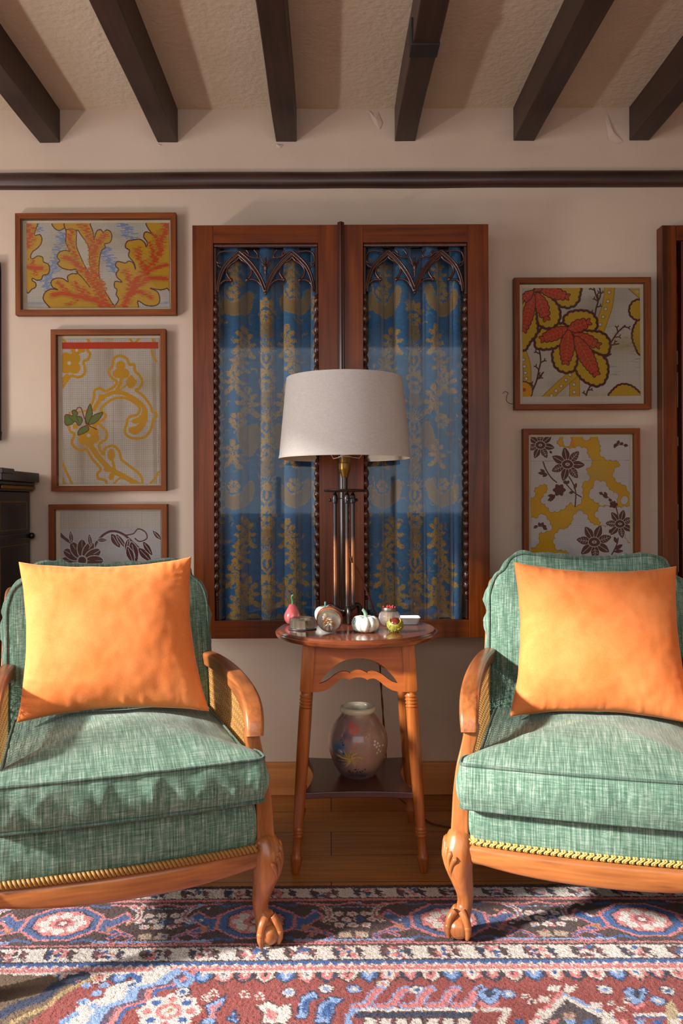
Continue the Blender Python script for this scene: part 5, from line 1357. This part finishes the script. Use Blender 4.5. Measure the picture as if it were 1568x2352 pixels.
def m_rod():
    q = N('banded_rod'); s_ = q.n('ShaderNodeSeparateXYZ'); c_ = q.n('ShaderNodeTexCoord'); q.l(c_.outputs['Object'], s_.inputs[0])
    v = q.math('ADD', s_.outputs['Z'], q.math('MULTIPLY', q.noise(q.coord(), 12, 2), .04))
    c = q.ramp(q.math('MULTIPLY', v, 2.2), [(.02, L(92, 78, 70)), (.22, L(72, 70, 76)), (.34, L(196, 138, 98)), (.56, L(178, 122, 86)), (.66, L(70, 66, 66)), (1.0, L(60, 58, 62))])  # colour runs dark, copper, dark up the rod
    q.set(Base_Color=c, Metallic=.85, Roughness=.3); return q.mat
M['rod'] = m_rod()
angs = [math.radians(a) for a in (160, 40, -80)]
for a in angs:
    x, y = .034 * math.cos(a), .034 * math.sin(a)
    g = G(); zb = .042; zt = h(1.096)
    g.lathe([(0, zb), (.0062, zb), (.0062, zt - .038), (.0085, zt - .037), (.0092, zt - .034), (.0092, zt - .020), (.0078, zt - .017), (.0085, zt - .014), (.0060, zt - .008), (.0045, zt - .006), (.0045, zt), (0, zt)], 20, T(x, y, 0))
    rd = g.build('rod', M['rod'], lp, smooth=40)
    g = G(); px, py = x + .010 * math.cos(a), y + .010 * math.sin(a)
    g.tube([(x, y, zt - .027), (px + .005 * math.cos(a), py + .005 * math.sin(a), zt - .027)], .0022, 8); g.ball((px + .007 * math.cos(a), py + .007 * math.sin(a), zt - .027), .0052, 12, 8); g.build('thumbscrew', M['bronze'], rd, smooth=180)
g = G(); zt = h(1.096); g.tube([(.030 * math.cos(a), .030 * math.sin(a), zt - .022) for a in angs], .0014, 6, closed=True); g.build('spacer_wire', M['bronze'], lp, smooth=180)
for a in angs:
    ca, sa = math.cos(a), math.sin(a); g = G()
    Q = [(0, .034, .0075), (.016, .036, .0065), (.030, .043, .0088), (.044, .050, .0075), (.056, .049, .0085), (.063, .036, .0095), (.064, .018, .0085), (.064, .0015, .0075)]
    C = catmull([(d * ca, d * sa, z, rr) for d, z, rr in Q], 5)
    g.tube([c[:3] for c in C], [c[3] for c in C], 14, up=(-sa, ca, 0)); g.build('foot', M['bronze'], lp, smooth=180)
g = G(); g.ball((0, 0, .034), (.011, .011, .009), 16, 10); g.build('hub', M['bronze'], lp, smooth=180)
# flex: down between the rods, over the back of the table to the floor
def lw(px, py, d): v = at(px, py, d); return (v.x - LX, v.y - LY, v.z - TH)
g = G()
C = catmull([(0, 0, h(1.10)), (.012, -.004, h(1.05)), (.012, .0, h(.95)), (.018, .012, h(.88)), lw(822, 1310, 2.655), lw(845, 1365, 2.70), (.105, .138, .004), (.112, .150, -.004), (.115, .158, -.03), (.13, .20, -.3), (.16, .22, -.60), lw(955, 1862, 2.74), lw(975, 1882, 2.70), lw(1000, 1899, 2.655), (.40, -.005, -TH + .005), (.56, .02, -TH + .005)], 12)
for ph in (0, PI):
    g.tube([(c[0] + .0018 * math.cos(i * 1.1 + ph), c[1] + .0018 * math.sin(i * 1.1 + ph), max(c[2] + .0012 * math.sin(i * 1.1 + ph), -TH + .003)) for i, c in enumerate(C)], .0022, 6)
g.build('power_cord', m_plain('brown_twisted_flex', L(112, 66, 40), .6), lp, smooth=180)

# ------------------------------------------------------------------ things on the table
def spot(px, py, d): v = at(px, py, d); return (v.x, v.y, TH)
# pear
c = spot(671, 1430, 2.575); t = thing('ceramic_pear', 'pink ceramic pear with a green stem at the left edge of the table', 'ornament', c)
g = G(); prof = [(0, 0), (.010, .0), (.019, .004), (.0255, .014), (.0265, .024), (.0235, .036), (.0175, .047), (.0125, .056), (.0095, .062), (.005, .064), (0, .0625)]
C = catmull(prof, 4); g.lathe([(max(a, 0), b) for a, b in C], 30); g.v = [(x + .0010 * fnoise(x * 60, y * 60, z * 60), y + .0010 * fnoise(x * 60, z * 60, y * 60), z) for x, y, z in g.v]
q = N('pink_glaze'); cc = q.ramp(q.noise(q.coord(), 22, 3), [(.35, L(206, 92, 98)), (.7, L(230, 138, 138))]); q.set(Base_Color=cc, Roughness=.18, Coat_Weight=.5); g.build('fruit', q.mat, t, smooth=180)
g = G(); C = catmull([(0, 0, .060), (.001, 0, .072), (-.002, 0, .084), (0, 0, .090), (.003, 0, .091)], 5); g.tube([tuple(p) for p in C], [.0035 - .0012 * math.sin(PI * i / (len(C) - 1)) for i in range(len(C))], 8, up=(0, 1, 0)); g.build('stem', m_plain('green_glaze', L(98, 168, 128), .25), t, smooth=180)
# cut-glass inkwell ring on a dark foot
c = spot(694, 1442, 2.47); t = thing('glass_paperweight', 'round faceted clear glass block on a dark disc, left on the table', 'paperweight', c)
g = G(); g.lathe([(0, 0), (.0425, 0), (.0440, .0025), (.0435, .005), (0, .005)], 48); g.build('base', m_plain('dark_disc', L(44, 46, 56), .35), t, smooth=40)
g = G(); g.lathe([(0, .0052), (.0385, .0052), (.0395, .008), (.0395, .030), (.0375, .0345), (.030, .036), (.024, .034), (.020, .027), (0, .024)], 14); g.build('glass_block', M['block_glass'], t, smooth=0, bevel=.0015)
g = G(); g.lathe([(0, .0056), (.029, .0056), (.029, .028), (.024, .029), (.0215, .022), (0, .020)], 20); g.build('mirrored_inset', m_plain('silvered_core', L(196, 184, 160), .18, .9), t, smooth=0)
# ceramic apple
c = spot(746, 1432, 2.580); t = thing('ceramic_apple', 'pale grey-white ceramic apple with a green stalk, at the foot of the lamp', 'ornament', c)
g = G(); prof = [(0, .003), (.010, 0), (.020, .003), (.030, .015), (.0335, .030), (.030, .045), (.020, .054), (.010, .0545), (.004, .051), (0, .049)]; g.lathe([(max(a, 0), b) for a, b in catmull(prof, 4)], 32)
q = N('pale_glaze'); cc = q.ramp(q.noise(q.coord(), 14, 3), [(.35, L(196, 206, 200)), (.7, L(222, 228, 222))]); q.set(Base_Color=cc, Roughness=.2, Coat_Weight=.4); M['pale'] = q.mat
g.build('fruit', M['pale'], t, smooth=180)
g = G(); g.tube([(0, 0, .048), (.001, 0, .060), (.002, 0, .070)], [.0024, .0028, .0038], 8, up=(0, 1, 0)); g.build('stem', m_plain('teal_glaze', L(86, 150, 146), .25), t, smooth=180)
# glass dome tipped on its edge, wooden base behind
c = at(756, 1440, 2.37); R_ = .0365
t = thing('glass_dome', 'clear glass dome paperweight with a dried flower inside, tipped on edge against its brown base', 'paperweight', (c.x, c.y, TH))
axis = Vector((-.10, -.90, -.30)).normalized(); Q = Vector((0, 0, 1)).rotation_difference(axis).to_matrix().to_4x4()
B = T(0, .012, .0395) @ Q
g = G(); g.lathe([(0, -.016), (.036, -.016), (.0385, -.014), (.0385, -.003), (.036, -.001), (0, -.001)], 48, B); g.build('base', m_wood('brown_turned_base', L(98, 50, 26), L(150, 86, 48), 'X', .25, .4), t, smooth=40)
g = G(); g.lathe([(0, -.0006), (.0335, -.0006), (.0335, .0002), (0, .0002)], 32, B); g.build('brightening_disc', m_plain('pale_disc', L(214, 204, 190), .5), t, smooth=40)  # pale disc added so the dome looks bright inside
g = G(); g.lathe([(0, .0004), (.0345, .0004)] + [(.0355 * math.cos(a), .0355 * math.sin(a) * .92) for a in np.linspace(.02, PI / 2, 18)[:-1]] + [(0, .0355 * .92)], 48, B); g.build('dome', M['dome_glass'], t, smooth=60)
g = G(); rr = random.Random(3)
for k in range(26):
    a, e = rr.uniform(0, 2 * PI), rr.uniform(.2, 1.4); d = Vector((math.cos(a) * math.cos(e), math.sin(a) * math.cos(e), math.sin(e) * .8)); pos = B @ (Vector((0, 0, .004)) + d * rr.uniform(.010, .021))
    Mq = Vector((0, 0, 1)).rotation_difference((Q.to_3x3() @ d)).to_matrix().to_4x4(); g.ball(pos, (.0058, .0025, .0085), 8, 6, k % 3 and 1 or 0, Mq)
g.build('dried_flower', [m_plain('dry_petal', L(206, 150, 70), .8), m_plain('pale_petal', L(222, 208, 186), .8)], t, smooth=180)
# striped pumpkin
c = spot(839, 1449, 2.41); t = thing('ceramic_pumpkin', 'white ribbed ceramic pumpkin with blue-green streaks at the front of the table', 'ornament', c)
g = G(); vs = []; fs = []; ns, nr = 72, 22; prof = catmull([(.006, .0), (.022, .0), (.036, .008), (.0425, .022), (.040, .036), (.030, .046), (.016, .0475), (.006, .044), (.001, .042)], 4); m_ = len(prof)
for rr_, z in prof:
    for k in range(ns):
        a = 2 * PI * k / ns; lob = abs(math.sin(a * 5)) ** .6; f_ = 1 - .13 * (1 - lob); vs.append((rr_ * f_ * math.cos(a), rr_ * f_ * math.sin(a), z * (1 - .05 * (1 - lob))))
fs = [(i * ns + k, i * ns + (k + 1) % ns, (i + 1) * ns + (k + 1) % ns, (i + 1) * ns + k) for i in range(m_ - 1) for k in range(ns)] + [tuple(range(ns - 1, -1, -1)), tuple((m_ - 1) * ns + k for k in range(ns))]
g.add(vs, fs); q = N('streaked_glaze'); wv = q.noise(q.coord('Object', (90, 90, 10)), 1.0, 4, .6)
cc = q.ramp(wv, [(.36, L(96, 132, 122)), (.46, L(204, 210, 198)), (.62, L(232, 234, 228)), (.74, L(206, 178, 158))]); q.set(Base_Color=cc, Roughness=.16, Coat_Weight=.5); g.build('fruit', q.mat, t, smooth=180)
g = G(); C = catmull([(0, 0, .041), (.001, 0, .050), (-.001, 0, .058), (-.006, 0, .065), (-.009, 0, .067)], 5); g.tube([tuple(p) for p in C], [.0065 - .0022 * i / (len(C) - 1) for i in range(len(C))], 8, up=(0, 1, 0)); g.build('stem', m_plain('sage_glaze', L(126, 164, 140), .3), t, smooth=180)
# match pot with matches
c = spot(894, 1436, 2.53); t = thing('match_pot', 'round clear glass match striker with a grey metal collar', 'match pot', c)
zc = .049
g = G(); g.lathe([(a, b) for a, b in [(0, .0), (.017, 0), (.021, .002), (.0305, .012), (.0350, .025), (.0320, .038), (.0225, .0475), (.0205, .0475), (.0205, .020), (.016, .014), (0, .013)]], 36); g.build('glass_body', M['pot_glass'], t, smooth=60)
g = G(); g.lathe([(.0195, zc - .004), (.0235, zc - .004), (.0240, zc + .003), (.0225, zc + .008), (.0195, zc + .0085), (.0185, zc + .002), (.0195, zc - .004)], 36, cap=False); g.build('collar', m_plain('pewter_collar', L(120, 112, 102), .35, .9), t, smooth=60)
wood_, red_ = m_plain('match_stick', L(220, 190, 146), .8), m_plain('match_head', L(196, 40, 48), .7)
rr = random.Random(8); pts_ = [(0, 0)] + [(.0075 * math.cos(a), .0075 * math.sin(a)) for a in np.linspace(0, 2 * PI, 7)[:-1]] + [(.0142 * math.cos(a), .0142 * math.sin(a)) for a in np.linspace(.2, 2 * PI + .2, 14)[:-1]]
proto = None
for x, y in pts_:
    if proto is None:
        proto = thing('match', 'red-tipped match standing in the glass match pot', 'match', (c[0], c[1], TH + .0145), 0, 'matches in the glass pot')
        g = G(); g.box(-.0011, .0011, -.0011, .0011, 0, .042); g.build('match_stick', wood_, proto, smooth=0)
        g = G(); g.ball((0, 0, .044), (.0021, .0021, .0034), 8, 6); g.build('match_head', red_, proto, smooth=180); o = proto
    else:
        o = proto.copy(); COL.objects.link(o)
        for ch in list(proto.children): q = ch.copy(); COL.objects.link(q); q.parent = o
    o.location = (c[0] + x * .9, c[1] + y * .9, TH + .0145 + rr.uniform(0, .002)); o.rotation_euler = (y * -9 + rr.uniform(-.03, .03), x * 9 + rr.uniform(-.03, .03), rr.uniform(0, 3))
# conker in its split husk
c = spot(907, 1446, 2.40); t = thing('conker', 'glossy conker in its split spiky green husk at the right front of the table', 'conker', c)
r = .0225; zc = .0225; ck = Vector((0, 0, zc))
g = G(); vs = []; ns, nr = 40, 20
for sd, rad in ((0, r), (1, r * .84)):
    for i in range(nr + 1):
        for k in range(ns):
            a = 2 * PI * k / ns; lim = .95 - .62 * abs(math.sin(a * 1.0 + .05)) ** 1.2 * 1 if True else 0
            # deep V on the near and far side, horns left and right
            t0 = .55 + .85 * abs(math.sin(a)) ** 1.4; th = PI - (PI - t0) * i / nr
            vs.append((rad * 1.12 * math.sin(th) * math.cos(a), rad * math.sin(th) * math.sin(a), zc + rad * math.cos(th)))
n1 = (nr + 1) * ns
for sd in (0, 1):
    for i in range(nr):
        for k in range(ns): g.f.append(tuple(sd * n1 + q for q in (i * ns + k, i * ns + (k + 1) % ns, (i + 1) * ns + (k + 1) % ns, (i + 1) * ns + k))); g.m.append(0)
for k in range(ns): g.f.append((nr * ns + k, nr * ns + (k + 1) % ns, n1 + nr * ns + (k + 1) % ns, n1 + nr * ns + k)); g.m.append(0)
g.v = vs
rr = random.Random(5)
for _ in range(70):
    i, k = rr.randint(2, nr), rr.randint(0, ns - 1); p = Vector(vs[i * ns + k]); d = (p - ck).normalized(); e = p + d * .0042
    s1 = d.orthogonal().normalized() * .0014; s2 = d.cross(s1)
    g.add([p + s1, p + s2, p - s1, p - s2, e], [(0, 1, 4), (1, 2, 4), (2, 3, 4), (3, 0, 4)])
q = N('green_husk'); cc = q.ramp(q.noise(q.coord(), 60, 3), [(.35, L(112, 112, 34)), (.7, L(164, 160, 72))]); q.set(Base_Color=cc, Roughness=.5)
g.build('husk', q.mat, t, smooth=60)
g = G(); g.ball((0, 0, zc + .003), r * .82, 24, 16); g.build('nut', m_plain('conker_brown', L(104, 36, 22), .15, Coat_Weight=.6), t, smooth=180)
# white dish
c = spot(930, 1430, 2.575); t = thing('dish', 'small white rectangular dish behind the match pot', 'dish', c)
g = G(); n = 5
def ring(w_, d_, z, r_=.010): return [(x, y, z) for x, y in rrect(w_, d_, r_, n)]
R4 = [ring(.038, .026, 0), ring(.040, .028, .002), ring(.0455, .032, .020), ring(.047, .034, .0215), ring(.044, .031, .0215), ring(.0385, .0265, .006), ring(.02, .012, .0045, .004)]
m_ = len(R4[0]); vs = [p for q_ in R4 for p in q_]
fs = [(i * m_ + k, i * m_ + (k + 1) % m_, (i + 1) * m_ + (k + 1) % m_, (i + 1) * m_ + k) for i in range(len(R4) - 1) for k in range(m_)] + [tuple(range(m_ - 1, -1, -1)), tuple((len(R4) - 1) * m_ + k for k in range(m_))]
g.add(vs, fs); o = g.build('bowl', m_plain('white_porcelain', L(226, 228, 232), .2), t, smooth=50)

# ------------------------------------------------------------------ vase on the lower shelf
vx, vy = at(822, 1780, 2.50).x, -.45
t = thing('vase', 'rounded pottery vase with painted flowers and a pale rim on the lower shelf', 'vase', (vx, vy, zs))
prof = [(0, .002), (.046, 0), (.053, .002), (.062, .014), (.078, .044), (.089, .078), (.092, .105), (.086, .134), (.072, .160), (.058, .178), (.0485, .187), (.046, .191)]
C = catmull(prof, 5); arr = np.array(C); nth = 260
zz = np.r_[0, np.cumsum(np.hypot(*np.diff(arr, axis=0).T))]; Lp = zz[-1]
p = Paint(0, 0, 2 * PI * .09, Lp, .0014, (152, 120, 106))
p.blotch(.7, (166, 132, 116), 20, 4, (.05, .2), (.1, .3)); p.blotch(.45, (100, 80, 80), 10, 7, (.05, .15), (.1, .3)); p.blotch(.8, (40, 66, 92), 3, 12, (.04, .10), (.1, .2))
U = lambda px: .09 * (1.5 * PI + math.asin(max(-1, min(1, (px - 757) / 235)))); Vv = lambda py: float(np.interp(.191 - (py - 290) / 505 * .188, arr[:, 1], zz))
def vb(pts, wd, c, tp=0): p.stroke([(U(a), Vv(b)) for a, b in pts], wd, c, 4, tp)
rr = random.Random(2)
p.blotch(0, (0, 0, 0), 1)
def soft_patch(px, py, rx, ry, c, a):
    k = np.exp(-((p.X - U(px)) / rx) ** 2 - ((p.Y - Vv(py)) / ry) ** 2)[..., None] * a; p.img[:] = p.img * (1 - k) + np.array(c) * k
soft_patch(600, 540, .022, .022, (40, 104, 150), .9); soft_patch(590, 620, .03, .03, (30, 56, 66), .7); soft_patch(680, 370, .02, .02, (190, 104, 110), .8); soft_patch(800, 640, .04, .03, (186, 140, 120), .7); soft_patch(800, 300, .05, .02, (190, 166, 150), .6); soft_patch(740, 760, .06, .014, (50, 44, 56), .7); soft_patch(650, 430, .03, .014, (84, 66, 84), .6)  # soft glaze colours; paler top and right are lamplight painted in
for k in range(48):
    a = rr.uniform(0, 2 * PI); l_ = rr.uniform(40, 118); vb([(690, 610), (690 + l_ * .5 * math.cos(a), 610 + l_ * .45 * math.sin(a)), (690 + l_ * math.cos(a + .2), 610 + l_ * .85 * math.sin(a + .2))], .0032, rr.choice([(190, 156, 78), (168, 128, 62), (204, 176, 104)]), .6)
for a, b in (((690, 340), (665, 375)), ((700, 350), (690, 395)), ((730, 370), (735, 400)), ((755, 365), (752, 395)), ((720, 400), (740, 392)), ((680, 400), (725, 415))): vb([a, b], .005, (206, 88, 62))
for a, b in ((880, 500), (905, 495), (895, 520), (918, 518), (910, 545), (900, 570), (925, 565), (885, 475), (945, 520)):
    for k in range(4): p.disc((U(a) + .0018 * math.cos(k * 1.57), Vv(b) + .0018 * math.sin(k * 1.57)), .0018, (222, 206, 184))
for k in range(24): p.disc((U(rr.uniform(640, 850)), Vv(rr.uniform(700, 775))), rr.uniform(.002, .005), rr.choice([(24, 56, 44), (30, 40, 70), (50, 44, 50)]), rr.uniform(.001, .003), rr.uniform(0, 3))
for k in range(10): p.disc((U(rr.uniform(580, 650)), Vv(rr.uniform(450, 580))), .004, rr.choice([(34, 84, 132), (60, 122, 160), (24, 44, 60)]), .002, rr.uniform(0, 3))
for a, b in ((738, 475), (725, 520), (730, 680)): p.disc((U(a), Vv(b)), .003, (206, 84, 54))
p.grain(5)
def vfn(X, Y):
    a = X / .09; rr_ = np.interp(Y, zz, arr[:, 0]); z = np.interp(Y, zz, arr[:, 1]); return rr_ * np.cos(a), rr_ * np.sin(a), z
p.sheet('vase_body', vfn, m_attr('painted_pottery', .28, None, .4, 0, Coat_Weight=.4), t)
g = G(); g.lathe([(.0455, .189), (.049, .191), (.0545, .196), (.0560, .202), (.0545, .208), (.0500, .2105), (.0460, .207), (.0440, .198), (.046, .188), (.070, .160), (.084, .12), (.08, .06), (.05, .012), (0, .010)], 48, cap=False)
g.build('rim', m_plain('cream_glaze', L(216, 204, 176), .2, Coat_Weight=.4), t, smooth=60)

# ------------------------------------------------------------------ lacquer chest at the left, dark picture above it, bookcase at the right
cx = -1.085; t = thing('lacquer_chest', 'black lacquer chest with gilt lines at the left edge, behind the armchair', 'chest', (cx - .35, -.16, 0))
g = G(); g.box(-.35, .35, -.16, .14, .06, 1.105); g.box(-.33, .33, -.14, .14, 0, .06); g.build('body', M['lacquer'], t, smooth=0, bevel=.004)
g = G()
for e, za, zb in ((.012, 1.105, 1.125), (.018, 1.125, 1.138), (.034, 1.138, 1.172)): g.box(-.35 - e, .35 + e, -.16 - e, .14, za, zb)
g.box(.25, .35 + .038, -.16 - .038, -.10, 1.160, 1.178); g.build('cornice', M['lacquer'], t, smooth=0, bevel=.003)
g = G(); y = -.17
for k in range(34): g.ball((.366, -.15 + k * .0087, 1.118), (.004, .0055, .007), 8, 6)
g.build('gilt_moulding', M['gilt'], t, smooth=180)
g = G()
for za, zb in ((.97, 1.07), (.50, .92)):
    for p0, p1, q0, q1 in ((-.13, .11, za, za + .003), (-.13, .11, zb - .003, zb), (-.13, -.127, za, zb), (.107, .11, za, zb)): g.box(.3495, .3512, p0, p1, q0, q1)
    for p0, p1, q0, q1 in ((-.32, .32, za, za + .003), (-.32, .32, zb - .003, zb), (-.32, -.317, za, zb), (.317, .32, za, zb)): g.box(p0, p1, -.1612, -.1595, q0, q1)
g.build('gilt_line', M['gilt'], t, smooth=0)
g = G(); g.box(-.356, .356, -.166, .14, .935, .958); g.ball((.362, .125, .946), (.010, .012, .012), 12, 8); g.build('waist_moulding', M['lacquer'], t, smooth=0, bevel=.005)
x1 = at(-6, 800, 2.915).x; zt, zb = at(3, 596, 2.915).z, at(3, 1010, 2.915).z
t = thing('framed_picture', 'dark-framed picture at the far left edge above the lacquer chest', 'picture', (x1 - .25, 0, (zt + zb) / 2)); hh = (zt - zb) / 2
g = G()
for a, b, c_, d_ in ((-.25, .25, hh - .03, hh), (-.25, .25, -hh, -hh + .03), (-.25, -.22, -hh + .03, hh - .03), (.22, .25, -hh + .03, hh - .03)): g.box(a, b, -.035, -.003, c_, d_)
g.build('frame', m_plain('dark_frame', L(40, 30, 32), .4), t, smooth=0, bevel=.002); g = G(); g.box(-.225, .225, -.012, -.005, -hh + .025, hh - .025); g.build('mount', M['mat'], t, smooth=0)

t = thing('bookcase', 'dark mahogany built-in bookcase at the right edge beside the framed pictures', 'bookcase', ((BX0 + BX1) / 2, 0, 0))
o = (BX1 - BX0) / 2; bt = BZ1 + .055; wl = BX0 - at(1521, 900, 2.90).x
for a, b in ((-o - wl, -o), (o, o + wl)):
    g = G(); g.box(a, b, -.05, -.0005, 0, bt); g.build('stile', M['mahogany'], t, smooth=0, bevel=.003)
for a, b in ((BZ1, bt), (0, .12)):
    g = G(); g.box(-o, o, -.0495, -.0005, a, b); g.build('rail', M['mahogany_x'], t, smooth=0, bevel=.002)
g = G(); g.box(-o - .012, o + .012, .285, .30, .10, BZ1 + .02)
for a, b in ((-o - .012, -o), (o, o + .012)): g.box(a, b, 0, .285, .10, BZ1 + .02)
g.box(-o, o, 0, .285, BZ1, BZ1 + .012); g.box(-o, o, 0, .285, .108, .12); g.build('case', M['lacquer'], t, smooth=0)
mx = at(1566, 900, 2.905).x - (BX0 + BX1) / 2
g = G(); g.box(mx, mx + .035, -.045, -.010, .12, BZ1); g.build('glazing_bar', M['mahogany'], t, smooth=0, bevel=.002)
LV = (.12, .47, .80, 1.115, 1.405, 1.68)
for z in LV[1:]:
    g = G(); g.box(-o, o, .02, .285, z - .018, z); g.build('shelf', M['mahogany_x'], t, smooth=0, bevel=.001)
for k, (lv, x, wd, hh, col, lab) in enumerate(((5, 0, .024, .235, (150, 44, 38), 'red book on the top shelf of the bookcase at the right edge'), (4, 0, .024, .21, (196, 186, 172), 'pale book on the second shelf down, right edge'),
        (3, 0, .024, .24, (62, 74, 96), 'blue-grey book on the third shelf down, right edge'), (2, 0, .024, .25, (206, 198, 180), 'cream book low in the bookcase, just above the right pillow'))):
    bk = thing('book', lab, 'book', (at(1553, 900, 2.98).x + x + wd / 2, .03, LV[lv]), 0, 'books in the bookcase')
    g = G(); g.box(-wd / 2, wd / 2, 0, .003, 0, hh); g.box(-wd / 2, -wd / 2 + .0025, .003, .16, 0, hh); g.box(wd / 2 - .0025, wd / 2, .003, .16, 0, hh); g.build('cover', m_plain('book_cloth', L(*col), .7), bk, smooth=0, bevel=.0008)
    g = G(); g.box(-wd / 2 + .0025, wd / 2 - .0025, .003, .155, .003, hh - .003); g.build('pages', M['mat'], bk, smooth=0)
    g = G(); g.box(-wd / 2 + .002, wd / 2 - .002, -.0006, .0002, hh * .62, hh * .76); g.build('spine_label', m_plain('spine_label', L(*((40, 24, 22), (120, 52, 40), (210, 200, 180), (90, 110, 96))[k]), .7), bk, smooth=0)
